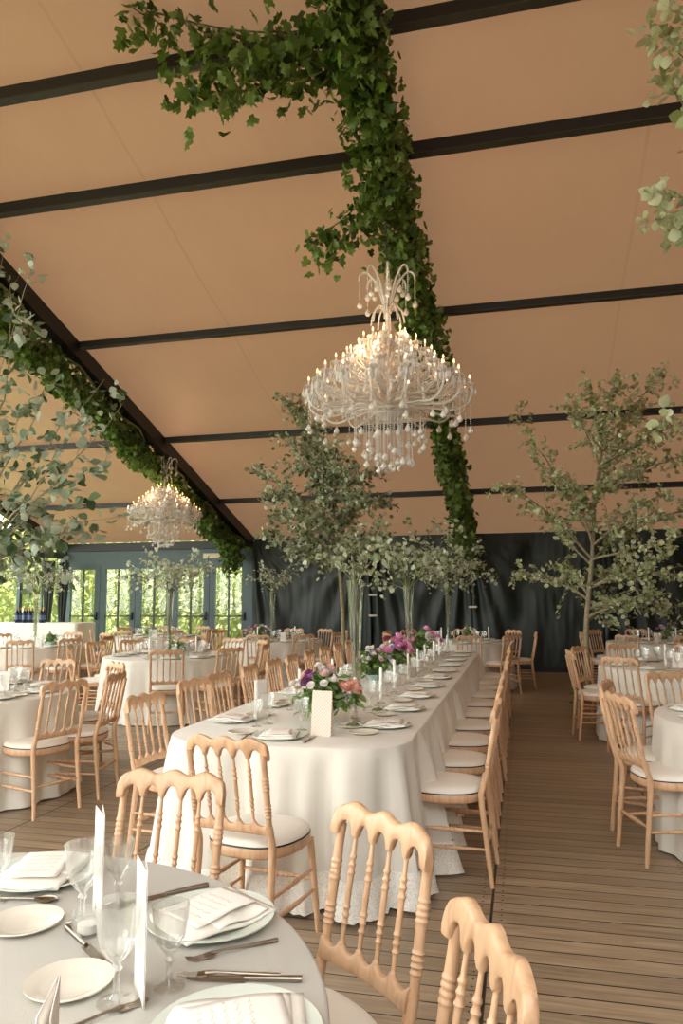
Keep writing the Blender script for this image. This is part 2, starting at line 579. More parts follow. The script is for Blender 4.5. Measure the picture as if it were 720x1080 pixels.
def drape(xa, xb, seed, label, gather):
    rg = random.Random(seed)
    ph = [(rg.uniform(2.2, 9), rg.uniform(0, 6.28), rg.uniform(0.010, 0.028)) for _ in range(7)]

    def fn(u, v):
        x = xa + (xb - xa) * u
        z = 0.10 + (EAVE_Z - 0.12) * v
        y = 0
        for g in gather:
            d = x - g
            w = math.exp(-(d / 1.1) ** 2)
            ang = math.atan2(d, max(0.15, (2.75 - z) * 0.9 + 0.12))
            y += 0.032 * w * math.sin(ang * 26 + g * 3 + 1.5 * math.sin(ang * 5)) * min(1, (EAVE_Z - z) * 1.2 + 0.1)
        for f, p, a in ph:
            y += a * 0.55 * math.sin(f * (x + 0.25 * math.sin(z * 1.3 + p)) + p)
        y += 0.03 * noise.noise(Vector((x * 2.6, z * 1.6, seed))) + 0.012 * noise.noise(Vector((x * 9, z * 2.2, seed + 5)))
        return (x, WALL_Y - 0.22 + y * (0.5 + 0.5 * min(1, (EAVE_Z - z) * 2)), z)
    o = MB().grid(fn, 220, 50).build('drape', 'drape', ang=180)
    tag(o, label, 'drape', 'dark drapes along the back wall')
    return o


d1 = drape(RAFT[1] + 0.1, -3.1, 3, 'dark green black drape beside the glazed doors, fanned folds', [-5.75, -3.2])
d2 = drape(-3.08, RAFT[2] + 0.04, 5, 'dark drape behind the tall centre tree, gathered at its edges', [-3.0, -1.1])
d3 = drape(RAFT[2] + 0.06, 1.55, 8, 'black drape at the end of the aisle, hanging almost smooth', [-1.0])
d4 = drape(1.57, RAFT[3], 11, 'black drape behind the slim tree with a pale pleated gather', [1.62, 2.1])
for d, X in ((d2, -3.02), (d3, -0.95)):
    for z in ((1.55, 1.12) if X < -2 else (1.3,)):
        tie = MB().box(X - 0.1, X + 0.07, WALL_Y - 0.36, WALL_Y - 0.335, z - 0.018, z + 0.02).build('drape_tie', 'cream', d, bevel=0.004)
        tie['label'] = 'cream tie strap'

# glazed doors in the window-side bay of the back wall
LX0, LX1 = RAFT[0] + 0.08, RAFT[1] - 0.08
struct('trim_%d' % ti, MB().box(LX0, LX1, WALL_Y - 0.03, WALL_Y + 0.05, 2.28, 2.62), 'teal'); ti += 1
ND = 5
dw = (LX1 - LX0) / ND
M['handle'] = plain('dark_handle', srgb(30, 32, 34), 0.4)
for i in range(ND):
    a, b2 = LX0 + i * dw, LX0 + (i + 1) * dw
    fr = MB()
    y0, y1 = WALL_Y - 0.05, WALL_Y + 0.03
    for xa, xb in ((a + 0.005, a + 0.14), (b2 - 0.14, b2 - 0.005)):
        fr.box(xa, xb, y0, y1, 0.02, 2.28)
    fr.box(a + 0.14, b2 - 0.14, y0, y1, 0.02, 0.30)
    fr.box(a + 0.14, b2 - 0.14, y0, y1, 2.19, 2.28)
    d = struct('door_%d' % (i + 1), fr, 'teal')
    MB().box(a + 0.13, b2 - 0.13, WALL_Y - 0.014, WALL_Y - 0.006, 0.28, 2.2).build('glass_pane', 'pane', d)
    mb = MB().box((a + b2) / 2 - 0.018, (a + b2) / 2 + 0.018, WALL_Y - 0.03, WALL_Y + 0.01, 0.30, 2.19)
    mb.box(a + 0.14, b2 - 0.14, WALL_Y - 0.028, WALL_Y + 0.008, 1.08, 1.115)
    mb.build('glazing_bar', 'lip', d)
    h = MB().box(b2 - 0.10, b2 - 0.055, y0 - 0.05, y0, 1.02, 1.20)
    h.box(b2 - 0.20, b2 - 0.06, y0 - 0.06, y0 - 0.035, 1.10, 1.13)
    h.build('door_handle', 'handle', d, bevel=0.004)
nb = MB().box(-7.02, -6.6, WALL_Y - 0.06, WALL_Y - 0.032, 2.4, 2.52).build('notice_sign', 'cream', bevel=0.004)
tag(nb, 'blank cream notice panel fixed to the teal header above the doors', 'sign')

# window-side gable, glazed
zt = 2.28
wi = 1
ys = [WALL_Y - 0.1 - 1.55 * i for i in range(15) if WALL_Y - 0.1 - 1.55 * i > BACK_Y]
for ya, yb in zip(ys[:-1], ys[1:]):
    fr = MB()
    fr.box(X0 - 0.04, X0 + 0.04, yb, yb + 0.09, 0, EAVE_Z)
    fr.box(X0 - 0.035, X0 + 0.035, yb + 0.09, ya, 0.0, 0.25)
    fr.box(X0 - 0.035, X0 + 0.035, yb + 0.09, ya, 2.45, 2.6)
    fr.box(X0 - 0.02, X0 + 0.02, (ya + yb) / 2 + 0.03, (ya + yb) / 2 + 0.07, 0.25, 2.45)
    w = struct('window_%d' % wi, fr, 'teal')
    MB().box(X0 - 0.006, X0 + 0.006, yb + 0.05, ya, 0.2, 2.5).build('glass_pane', 'pane', w)
    wi += 1
mb = MB()
bb = 0
gy = [WALL_Y - 0.1, RIDGE_Y, BACK_Y + 0.1]
mb.v = [(X0, gy[0], 2.55), (X0, gy[2], 2.55), (X0, gy[2], roof(gy[2]) - 0.05), (X0, gy[1], roof(gy[1]) - 0.05), (X0, gy[0], roof(gy[0]) - 0.05)]
mb.f = [(0, 1, 2, 3, 4)]
struct('window_%d' % wi, mb, 'pane')
# gathered dark curtains at the corner
mb = MB()


def tied(c, wid, seed):
    def fn(u, v):
        z = 0.05 + 2.3 * v
        pinch = 0.45 + 0.55 * min(1, abs(z - 0.95) / 0.9) ** 0.8
        a = 2 * PI * u
        r = wid * pinch * (1 + 0.16 * math.sin(a * 9 + seed))
        return (c[0] + r * math.cos(a), c[1] + r * 0.7 * math.sin(a), z)
    return MB().grid(fn, 72, 24)


M['curtain_pale'] = plain('pale_curtain', srgb(176, 178, 166), 0.7)
for c, wd, sd, nm, lb in (((-10.32, 15.25), 0.13, 1, 'drape', 'dark tied-back curtain in the corner beside the first glazed door'),
                          ((-10.34, 14.75), 0.12, 2, 'drape.001', 'dark tied-back curtain hanging beside the bar end of the gable windows')):
    o = tied(c, wd, sd).build('curtain', M['drape'], ang=180)
    tag(o, lb, 'curtain', 'tied-back curtains in the corner')

# outside: ground, hedges
k = plain('lawn', srgb(150, 160, 100), 0.9, var=0.2, scale=1.2)
gd = MB().box(-60, 60, -60, 60, -0.5, -0.14).build('ground', k)
gd['kind'] = 'structure'


def hedge(name, x0, x1, y0, y1, h, n, label, seed, lump=0.35):
    rg = random.Random(seed)
    L = []
    along_x = (x1 - x0) > (y1 - y0)
    core = MB()
    for i in range(n):
        x, y = rg.uniform(x0, x1), rg.uniform(y0, y1)
        z = rg.uniform(-0.1, h)
        s = x if along_x else y
        off = lump * noise.noise(Vector((s * 1.1, z * 1.3, seed)))
        if along_x: y = y0 + abs(rg.gauss(0, 0.18)) + off
        else: x = x1 - abs(rg.gauss(0, 0.18)) + off
        if rg.random() < 0.12: z = h + rg.random() * 0.25
        L.append((Vector((x, y, z)), Vector((0, -0.6, 0.2)) + rvec(rg), rg.uniform(0.10, 0.2)))
    o = leaf_obj(name, L, 'slim', 'leaf_hedge', None, seed)
    core.box(x0, x1, y0 + (0.35 if along_x else 0), y1, -0.14, h - 0.05) if along_x else core.box(x0, x1 - 0.35, y0, y1, -0.14, h - 0.05)
    cm = core.build('hedge_core', plain('hedge_core_' + str(seed), srgb(116, 128, 66), 0.9, var=0.25, scale=9), o)
    tag(o, label, 'hedge')


hedge('hedge', -19.0, -4.6, 18.2, 19.6, 3.6, 7000, 'sunlit yellow green hedge outside the glazed doors', 4)
hedge('hedge', -21.5, -20.0, 8.0, 22.0, 5.2, 6000, 'sunlit pale hedge outside the gable windows beyond the bar', 9)

# ------------------------------------------------------------------ CHAIR
SPX = (-0.104, -0.035, 0.035, 0.104)
HW = 0.178


def yb(z, x=0.0):
    c = -0.012 * (1 - (x / HW) ** 2)
    if z < 0.45:
        return -0.20 - 0.05 * (0.45 - z) / 0.45
    return -0.20 - 0.085 * (z - 0.45) / 0.45 + c * min(1, (z - 0.45) / 0.1)


def rail(zt, zb, xa, xb, n, th):
    mb = MB()
    rings = []
    for i in range(n + 1):
        x = xa + (xb - xa) * i / n
        a, b = zb(x), zt(x)
        h = (a + b) / 2
        hh = max(0.002, (b - a) / 2)
        ring = []
        for j in range(12):
            t = 2 * PI * j / 12
            cy, cz = math.cos(t), math.sin(t)
            ry = th / 2 * math.copysign(abs(cy) ** 0.55, cy)
            rz = hh * math.copysign(abs(cz) ** 0.55, cz)
            ring.append((x, yb(h, x) - 0.085 / 0.45 * rz + ry, h + rz))
        rings.append(ring)
    return mb.ring_strip(rings)


def zt_top(x):
    a = abs(x)
    z = 0.912 + 0.008 * math.cos(2 * PI * x / 0.118)
    if a > 0.165:
        z -= 0.040 * (1 - math.sqrt(max(0, 1 - ((a - 0.165) / 0.0286) ** 2)))
    return z


def zb_top(x):
    xs = (-HW,) + SPX + (HW,)
    for p, q in zip(xs[:-1], xs[1:]):
        if p <= x <= q:
            c, hw = (p + q) / 2, (q - p) / 2 - 0.0085
            u = (x - c) / hw
            if abs(u) < 1:
                return 0.828 + 0.040 * math.sqrt(1 - u * u)
    return 0.826 if abs(x) > 0.15 else 0.832


def zt_low(x):
    xs = (-HW,) + SPX + (HW,)
    for p, q in zip(xs[:-1], xs[1:]):
        if p <= x <= q:
            c, hw = (p + q) / 2, (q - p) / 2 - 0.011
            u = (x - c) / hw
            if abs(u) < 1:
                return 0.573 - 0.016 * math.sqrt(1 - u * u)
    return 0.573


def seat_outline(s, n=36):
    pts = []
    for j in range(n):
        t = 2 * PI * j / n
        c, q = math.cos(t), math.sin(t)
        x = 0.212 * math.copysign(abs(c) ** 0.72, c)
        y = 0.205 * math.copysign(abs(q) ** 0.72, q)
        if y < 0: x *= 1 + 0.10 * y / 0.2
        pts.append((x * s, y * s))
    return pts


def beads(r, spots, lo, w=0.010):
    prof = []
    n = 80
    for i in range(n + 1):
        t = i / n
        rr = lo(t)
        for s in spots:
            rr += r * math.exp(-((t - s) / w) ** 2)
        prof.append((t, rr))
    return prof


def chair_parts():
    P = {}
    mb = MB()
    for z, s in ((0.405, 0.96), (0.410, 0.985), (0.425, 1.0), (0.446, 1.0), (0.452, 0.985)):
        pass
    mb.ring_strip([[(x, y, z) for x, y in seat_outline(s)] for z, s in ((0.403, 0.93), (0.406, 0.975), (0.415, 1.0), (0.446, 1.0), (0.452, 0.98))])
    P['seat_frame'] = [(mb, 'wood', None)]
    mb = MB()
    mb.ring_strip([[(x, y, z) for x, y in seat_outline(s)] for z, s in ((0.452, 0.965), (0.457, 0.99), (0.468, 0.985), (0.479, 0.94), (0.487, 0.8), (0.491, 0.5), (0.492, 0.1))])
    P['seat'] = [(mb, 'cushion', None)]
    P['top_rail'] = [(rail(zt_top, zb_top, -0.1935, 0.1935, 96, 0.027), 'wood', None)]
    P['back_rail'] = [(rail(zt_low, lambda x: 0.516 + 0.006 * math.cos(PI * x / 0.36), -HW, HW, 60, 0.022), 'wood', None)]
    P['spindle'] = []
    prof = beads(0.0037, (0.20, 0.27, 0.34, 0.64, 0.71, 0.78), lambda t: 0.0056 + 0.0026 * math.sin(PI * t) ** 2 + (0.004 if t > 0.95 or t < 0.05 else 0), 0.014)
    for x in SPX:
        P['spindle'].append((MB().turned((x, yb(0.565, x), 0.565), (x, yb(0.845, x), 0.845), prof, 8), 'wood', None))
    P['rear_leg'] = []
    P['front_leg'] = []
    P['side_stretcher'] = []
    for s in (-1, 1):
        mb = MB()
        mb.tube([(s * 0.185, yb(0) + 0.0, 0.0), (s * 0.180, yb(0.15), 0.15), (s * HW, yb(0.40), 0.40), (s * HW, yb(0.46), 0.46), (s * HW, yb(0.56), 0.56)],
                [0.0125, 0.0145, 0.0165, 0.0165, 0.015], 10)
        pr = beads(0.0036, (0.14, 0.19, 0.24, 0.29, 0.52, 0.57, 0.62, 0.67), lambda t: 0.0118 + 0.002 * math.sin(PI * t) + 0.003 * max(0, (t - 0.85) / 0.15), 0.012)
        mb.turned((s * HW, yb(0.56), 0.56), (s * HW, yb(0.852), 0.852), pr, 10)
        P['rear_leg'].append((mb, 'wood', None))
        P['front_leg'].append((MB().tube([(s * 0.198, 0.185, 0.0), (s * 0.190, 0.172, 0.18), (s * 0.176, 0.150, 0.41)], [0.0115, 0.0145, 0.0175], 10), 'wood', None))
        for z in (0.185, 0.275):
            t = z / 0.41
            f = (s * (0.198 - 0.022 * t), 0.185 - 0.035 * t, z)
            pr = beads(0.0035, (0.40, 0.46, 0.54, 0.60), lambda t: 0.0068 + 0.003 * math.sin(PI * t), 0.014)
            P['side_stretcher'].append((MB().turned((s * 0.181, yb(z), z), f, pr, 8), 'wood', None))
    pr = beads(0.0038, (0.36, 0.43, 0.50, 0.57, 0.64), lambda t: 0.0075 + 0.003 * math.sin(PI * t), 0.016)
    P['front_stretcher'] = [(MB().turned((-0.188, 0.168, 0.23), (0.188, 0.168, 0.23), pr, 8), 'wood', None)]
    P['rear_stretcher'] = [(MB().turned((-0.180, yb(0.21), 0.21), (0.180, yb(0.21), 0.21), pr, 8), 'wood', None)]
    return P


CP = chair_parts()
CHAIR_LABEL = {'seat': 'cream padded seat'}
proto_near = empty('dining_chair')
for nm, lst in CP.items():
    for mb, mt, _ in lst:
        o = mb.build(nm, mt, proto_near, ang=50)
        if nm in CHAIR_LABEL: o['label'] = CHAIR_LABEL[nm]
        if nm == 'seat':
            pp = MB().ring_strip([[(x, y, z) for x, y in seat_outline(s)] for z, s in ((0.4535, 0.985), (0.4505, 1.004), (0.4535, 1.004), (0.457, 0.992))]).build('piping', 'handle', o)
            pp['label'] = 'dark piping'
proto_far = empty('dining_chair')
for nm in ('seat_frame', 'seat', 'rear_leg', 'front_leg'):
    for mb, mt, _ in CP[nm]:
        o = mb.build(nm, mt, proto_far, ang=50)
        if nm == 'seat': o['label'] = 'cream padded seat'
mb = MB()
for nm in ('top_rail', 'back_rail', 'spindle'):
    for m_, _, _ in CP[nm]:
        b0 = len(mb.v)
        mb.v += m_.v
        mb.f += [tuple(b0 + i for i in f) for f in m_.f]
mb.build('backrest', 'wood', proto_far, ang=50)
mb = MB()
for nm in ('side_stretcher', 'front_stretcher', 'rear_stretcher'):
    for m_, _, _ in CP[nm]:
        b0 = len(mb.v)
        mb.v += m_.v
        mb.f += [tuple(b0 + i for i in f) for f in m_.f]
mb.build('stretcher', 'wood', proto_far, ang=50)
used = {'near': False, 'far': False}


def chair(x, y, face, label, group):
    """x, y: under the seat centre; face: the heading (deg) the sitter looks in"""
    kind = 'near' if y < 8.4 else 'far'
    p = proto_near if kind == 'near' else proto_far
    o = p if not used[kind] else copy_tree(p)
    used[kind] = True
    o.location = (x, y, 0)
    o.rotation_euler = (0, 0, R(face - 90))
    tag(o, label, 'chair', group)
    return o


# ------------------------------------------------------------------ CLOTHS
def rrect(x0, x1, y0, y1, r, step=0.028):
    pts = []
    for cx, cy, a0 in ((x1 - r, y1 - r, 0), (x0 + r, y1 - r, 90), (x0 + r, y0 + r, 180), (x1 - r, y0 + r, 270)):
        n = max(4, int(r * PI / 2 / step))
        for i in range(n + 1):
            a = R(a0 + 90 * i / n)
            pts.append((cx + r * math.cos(a), cy + r * math.sin(a)))
    out = []
    for i, p in enumerate(pts):
        q = pts[(i + 1) % len(pts)]
        d = math.hypot(q[0] - p[0], q[1] - p[1])
        m = max(1, int(d / step))
        for j in range(m):
            out.append((p[0] + (q[0] - p[0]) * j / m, p[1] + (q[1] - p[1]) * j / m))
    return out


def circ(cx, cy, r, step=0.028):
    n = int(2 * PI * r / step)
    return [(cx + r * math.cos(2 * PI * i / n), cy + r * math.sin(2 * PI * i / n)) for i in range(n)]


def cloth(pts, label, group, mat, seed, lace=False, ztop=0.755, zbot=0.012, amp=0.035, flare=0.05, cat='tablecloth', name='tablecloth'):
    rg = random.Random(seed)
    n = len(pts)
    nor, s, acc = [], [], 0
    for i in range(n):
        p, q = pts[i - 1], pts[(i + 1) % n]
        dx, dy = q[0] - p[0], q[1] - p[1]
        l = math.hypot(dx, dy)
        nor.append((dy / l, -dx / l))
        s.append(acc)
        acc += math.hypot(pts[(i + 1) % n][0] - pts[i][0], pts[(i + 1) % n][1] - pts[i][1])
    ks = [(max(2, round(acc / w)), rg.uniform(0, 6.28), a) for w, a in ((0.55, .55), (0.36, .8), (0.23, .75), (0.15, .5))]

    def fold(i):
        u = 2 * PI * s[i] / acc
        v = sum(a * math.sin(kk * u + p + 0.8 * math.sin(3 * u + p)) for kk, p, a in ks)
        return v / 1.6

    fo = [fold(i) for i in range(n)]

    def row(z, extra=0.0, fine=0.0):
        t = (ztop - z) / ztop
        g = t ** 0.6
        return [(pts[i][0] + nor[i][0] * (flare * t + amp * g * fo[i] + extra + fine * math.sin(2 * PI * s[i] / acc * round(acc / 0.068))),
                 pts[i][1] + nor[i][1] * (flare * t + amp * g * fo[i] + extra + fine * math.sin(2 * PI * s[i] / acc * round(acc / 0.068))), z) for i in range(n)]
    mb = MB()
    inn = lambda d: [(pts[i][0] - nor[i][0] * d, pts[i][1] - nor[i][1] * d) for i in range(n)]
    rows = [[(x, y, ztop) for x, y in inn(0.010)], [(x, y, ztop - 0.003) for x, y in inn(0.003)], [(x, y, ztop - 0.010) for x, y in pts]]
    zend = zbot + (0.15 if lace else 0)
    for i in range(1, 12):
        rows.append(row(ztop - 0.01 - (ztop - 0.01 - zend) * i / 11))
    mb.ring_strip([r[::-1] for r in rows], True, False)
    # top as one flat face
    top = len(mb.v)
    mb.f.append(tuple(range(n))[::-1])
    o = mb.build(name, mat, ang=60)
    tag(o, label, cat, group)
    if lace:
        m2 = MB()
        rows = []
        for i in range(7):
            z = zend + 0.02 - (zend + 0.02 - zbot) * i / 6
            r = row(z, 0.008 + 0.016 * i / 6, 0.004 + 0.013 * i / 6)
            if i == 6:
                r = [(x, y, z2 + 0.010 * abs(math.sin(PI * s[j] / 0.045))) for j, (x, y, z2) in enumerate(r)]
            rows.append(r)
        m2.ring_strip([r[::-1] for r in rows], True, False)
        l = m2.build('lace_trim', 'lace', o, ang=180)
        l['label'] = 'gathered white lace trim along the hem'
    return o


k = NT('lace')
co = k.n('TexCoord').outputs['Object']
v1 = k.n('TexVoronoi', dict(feature='DISTANCE_TO_EDGE'), Vector=co, Scale=130.0).outputs[0]
hole = k.math('GREATER_THAN', v1, 0.22)
b = k.bsdf(Base_Color=srgb(240, 236, 226), Roughness=0.85)
tr = k.n('BsdfTransparent')
M['lace'] = k.surf(k.n('MixShader', None, _0=k.math('MULTIPLY', hole, 0.32), _1=b.outputs[0], _2=tr.outputs[0]).outputs[0])

# ------------------------------------------------------------------ TABLEWARE prototypes
PROTO = {}


def proto(name, fn):
    PROTO[name] = [fn, None]


def place(name, loc, label, cat, group, rz=0.0, tilt=None):
    p = PROTO[name]
    if p[1] is None:
        o = p[0]()
        p[1] = o
    else:
        o = copy_tree(p[1])
    o.location = loc
    o.rotation_euler = (tilt[0] if tilt else 0, tilt[1] if tilt else 0, rz)
    tag(o, label, cat, group)
    return o


def plate_mb(r, h, n=40):
    return MB().lathe([(0.001, 0.003), (r * 0.60, 0.003), (r * 0.66, 0.006), (r * 0.96, h), (r, h + 0.001), (r, h - 0.002), (r * 0.66, 0.002), (r * 0.6, 0.0), (0.001, 0.0)], n)


proto('dinner_plate', lambda: plate_mb(0.145, 0.018).build('dinner_plate', 'china', ang=60))
proto('side_plate', lambda: plate_mb(0.082, 0.013).build('side_plate', 'bone', ang=60))


def p_napkin():
    rg = random.Random(3)

    def fn(u, v):
        x, y = (u - 0.5) * 0.185, (v - 0.5) * 0.235
        z = 0.0215 + 0.004 * math.sin(x * 30 + 1) * math.cos(y * 16) - max(0, abs(y) - 0.09) * 0.10 + 0.003 * math.sin(y * 40)
        return (x, y, z)
    o = MB().grid(fn, 14, 18).build('napkin', 'napkin', ang=180, solid=0.006)
    # second layer of the fold
    MB().grid(lambda u, v: (lambda q: (q[0] * 0.93 - 0.004, q[1] * 0.55 - 0.03, q[2] + 0.0068))(fn(u, v)), 14, 12).build('fold', 'napkin', o, ang=180, solid=0.004)
    return o


proto('napkin', p_napkin)


def p_print_card():
    o = MB().grid(lambda u, v: ((u - 0.5) * 0.125, (v - 0.5) * 0.175, 0.034 + 0.004 * math.sin(v * 5) - 0.004 * abs(u - .5)), 8, 12).build('menu_card', 'paper', ang=180, solid=0.0012)
    mb = MB()
    rg = random.Random(5)
    for r_ in range(5):
        y = 0.058 - r_ * 0.021
        pts = []
        w = rg.uniform(0.028, 0.045)
        for i in range(26):
            t = i / 25
            pts.append((-w + 2 * w * t, y + 0.0045 * math.sin(t * 34 + r_ * 2) * math.sin(t * 9 + r_), 0.0372 + 0.004 * math.sin((y / 0.175 + .5) * 5)))
        mb.tube(pts, 0.0005, 4)
    pr = mb.build('print', 'print', o)
    pr['label'] = 'lines of pale gold script'
    return o


proto('menu_card', p_print_card)


def goblet_mb(h, rb, cut=True):
    """cut-glass goblet: foot, stem with knop, faceted bowl"""
    n = 20
    prof = [(0.001, 0.004), (rb * 0.78, 0.0015), (rb * 0.80, 0.0), (rb * 0.80, 0.003), (rb * 0.3, 0.010), (0.006, 0.018), (0.0055, h * 0.30), (0.010, h * 0.34), (0.0065, h * 0.39),
            (rb * 0.45, h * 0.47), (rb * 0.74, h * 0.57), (rb * 0.88, h * 0.76), (rb, h), (rb - 0.002, h), (rb * 0.82, h * 0.76), (rb * 0.66, h * 0.58), (rb * 0.3, h * 0.49), (0.001, h * 0.475)]
    mb = MB()
    rings = []
    for i, (r, z) in enumerate(prof):
        ring = []
        for j in range(n):
            rr = r
            if 9 <= i <= 12 and cut and j % 2: rr *= 0.88 if i < 12 else 0.96
            ring.append((rr * math.cos(2 * PI * j / n), rr * math.sin(2 * PI * j / n), z))
        rings.append(ring)
    return mb.ring_strip(rings, True, False)


proto('water_goblet', lambda: goblet_mb(0.175, 0.044).build('water_goblet', 'glass', ang=12))
proto('wine_glass', lambda: goblet_mb(0.150, 0.037).build('wine_glass', 'glass', ang=12))
proto('tea_light', lambda: p_tealight())


def p_tealight():
    o = MB().lathe([(0.001, 0.004), (0.026, 0.004), (0.033, 0.05), (0.035, 0.05), (0.030, 0.0), (0.001, 0.0)], 20).build('tea_light', 'glass', ang=50)
    MB().lathe([(0.001, 0.006), (0.022, 0.006), (0.022, 0.022), (0.001, 0.022)], 16).build('wax', 'wax', o)
    return o


def p_fork():
    o = MB().tube([(0, -0.10, 0.004), (0, -0.05, 0.006), (0, 0.02, 0.009), (0, 0.045, 0.007)], [0.0048, 0.004, 0.0026, 0.0045], 8).build('fork', 'steel', ang=60)
    mb = MB()
    mb.obox((0, 0.04, 0.007), (0, 0.062, 0.004), 0.021, 0.0025)
    mb.build('fork_head', 'steel', o, bevel=0.0008)
    for i in range(4):
        x = -0.0088 + i * 0.00587
        MB().tube([(x, 0.060, 0.0045), (x, 0.078, 0.003), (x, 0.098, 0.008)], [0.0019, 0.0018, 0.0009], 6).build('tine', 'steel', o)
    return o


def p_knife():
    o = MB().tube([(0, -0.11, 0.006), (0, -0.06, 0.006), (0, 0.0, 0.006)], [0.0065, 0.006, 0.0045], 10).build('table_knife', 'steel', ang=60)
    MB().grid(lambda u, v: ((u - 0.5) * 0.019 * (1 - 0.75 * v ** 5) + 0.002 * v, -0.002 + 0.115 * v, 0.0045), 4, 16).build('blade', 'steel', o, solid=0.0016)
    return o


def p_spoon():
    o = MB().tube([(0, -0.10, 0.004), (0, -0.03, 0.007), (0, 0.04, 0.007)], [0.005, 0.0035, 0.003], 8).build('spoon', 'steel', ang=60)
    MB().grid(lambda u, v: (0.020 * math.sin(PI * v) ** 0.7 * math.cos(PI * u), 0.036 + 0.062 * v, 0.008 - 0.008 * math.sin(PI * u) * math.sin(PI * v)), 12, 12).build('spoon_bowl', 'steel', o, solid=0.001)
    return o


proto('fork', p_fork)
proto('table_knife', p_knife)
proto('spoon', p_spoon)


def p_candle():
    o = empty('candlestick')
    MB().lathe([(0.001, 0.0), (0.030, 0.0), (0.033, 0.004), (0.026, 0.010), (0.012, 0.018), (0.012, 0.032), (0.016, 0.038), (0.016, 0.042), (0.001, 0.042)], 20).build('holder', 'glass', o)
    c = MB().tube([(0, 0, 0.030), (0, 0, 0.14), (0, 0, 0.240), (0, 0, 0.246)], [0.0115, 0.0112, 0.0105, 0.006], 14).build('candle', 'wax', o)
    MB().tube([(0, 0, 0.244), (0.001, 0, 0.250), (0.002, 0, 0.256)], 0.0009, 5).build('wick', 'handle', c)
    return o


proto('candlestick', p_candle)


def p_fold_card():
    o = empty('folded_card')
    for s in (-1, 1):
        a = MB()
        a.grid(lambda u, v: (s * (0.001 + u * 0.10 * 0.07), u * 0.10 * 0.99, v * 0.235), 6, 8)
        a.build('leaf_panel', 'paper', o, ang=180, solid=0.0012)
    return o


proto('folded_card', p_fold_card)


def p_tent_card():
    o = MB().grid(lambda u, v: ((u - 0.5) * 0.115, 0.03 * (abs(v - 0.5) * 2 - 0.5) * (1 if v > 0.5 else -1) + (0.015 if v <= 0.5 else -0.015) + 0.0, 0.0), 2, 2)
    o = MB()
    o.ring_strip([[(x, -0.028, 0.001), (x, -0.0015, 0.235), (x, 0.0015, 0.235), (x, 0.028, 0.001), (x, 0.0255, 0.001), (x, 0.0, 0.228), (x, -0.0255, 0.001)] for x in (-0.056, 0.056)])
    return o.build('standing_card', 'lattice', ang=20)


k = NT('lattice_print')
co = k.n('TexCoord').outputs['Object']
w1 = k.n('TexWave', dict(wave_type='BANDS', bands_direction='DIAGONAL'), Vector=k.n('Mapping', None, Vector=co, Scale=(1, 0, 1)).outputs[0], Scale=34.0).outputs[1]
w2 = k.n('TexWave', dict(wave_type='BANDS', bands_direction='DIAGONAL'), Vector=k.n('Mapping', None, Vector=co, Scale=(-1, 0, 1)).outputs[0], Scale=34.0).outputs[1]
mx_ = k.math('MAXIMUM', w1, w2)
cc = k.ramp(mx_, [(0.70, srgb(228, 214, 200)), (0.95, srgb(204, 186, 170))])
M['lattice'] = k.surf(k.bsdf(Base_Color=cc, Roughness=0.8).outputs[0])
proto('standing_card', p_tent_card)
proto('table_card', lambda: MB().ring_strip([[(x, -0.022, 0.001), (x, -0.0015, 0.15), (x, 0.0015, 0.15), (x, 0.022, 0.001), (x, 0.0195, 0.001), (x, 0.0, 0.143), (x, -0.0195, 0.001)] for x in (-0.052, 0.052)]).build('table_card', 'paper', ang=20))
proto('bread_dish', lambda: p_dish())


def p_dish():
    o = plate_mb(0.088, 0.014).build('bread_dish', 'bone', ang=60)
    rg = random.Random(8)
    for i in range(5):
        a = rg.uniform(0, 6.28)
        r = rg.uniform(0.0, 0.035)
        c = MB().tube([(r * math.cos(a) - 0.02, r * math.sin(a), 0.012), (r * math.cos(a), r * math.sin(a) + 0.006, 0.02), (r * math.cos(a) + 0.02, r * math.sin(a), 0.012)], [0.004, 0.009, 0.004], 7)
        x = c.build('dried_bloom', M['twig'], o)
    return o


# ------------------------------------------------------------------ places and tables
HOURS = ['twelve', 'one', 'two', 'three', 'four', 'five', 'six', 'seven', 'eight', 'nine', 'ten', 'eleven']


def clock(a):
    h = round(((90 - a) / 30 % 12) * 2) / 2 % 12
    w = HOURS[int(h)]
    return "%s o'clock" % w if h == int(h) else 'half past %s' % w


Z = 0.755


def setting(x, y, a, where, tname, near=1, wine=True):
    """a place laid at (x, y); a = heading from the diner to the table's middle (deg); near: 2 full, 1 plate+napkin+glasses+card, 0 plate+napkin+one glass"""
    d = Vector((math.cos(R(a)), math.sin(R(a)), 0))
    r_ = Vector((d.y, -d.x, 0))
    p = Vector((x, y, Z))
    rz = R(a - 90)
    j = rnd.uniform(-0.15, 0.15)
    place('dinner_plate', p, 'pale green dinner plate %s' % where, 'plate', 'dinner plates on ' + tname, rz)
    place('napkin', p, 'folded white napkin on the plate %s' % where, 'napkin', 'napkins on ' + tname, rz + j)
    if near:
        place('menu_card', p + Vector((0, 0, 0.002)), 'printed card lying on the napkin %s' % where, 'card', 'printed cards on ' + tname, rz + j * 1.4)
    q = p + d * 0.235 + r_ * 0.05
    place('water_goblet', q, 'taller clear goblet %s' % where, 'glass', 'goblets on ' + tname)
    if near or wine:
        q = p + d * 0.205 + r_ * 0.15
        place('wine_glass', q, 'shorter clear glass %s' % where, 'glass', 'short glasses on ' + tname)
    if near >= 1:
        q = p + d * 0.08 - r_ * 0.235
        place('side_plate', q, 'small bone side plate %s' % where, 'side plate', 'side plates on ' + tname)
    if near >= 2:
        place('fork', p - r_ * 0.172 - d * 0.02, 'steel fork %s' % where, 'fork', 'forks on ' + tname, rz + 0.03)
        place('table_knife', p + r_ * 0.172 - d * 0.02, 'steel table knife %s' % where, 'knife', 'knives on ' + tname, rz - 0.03)


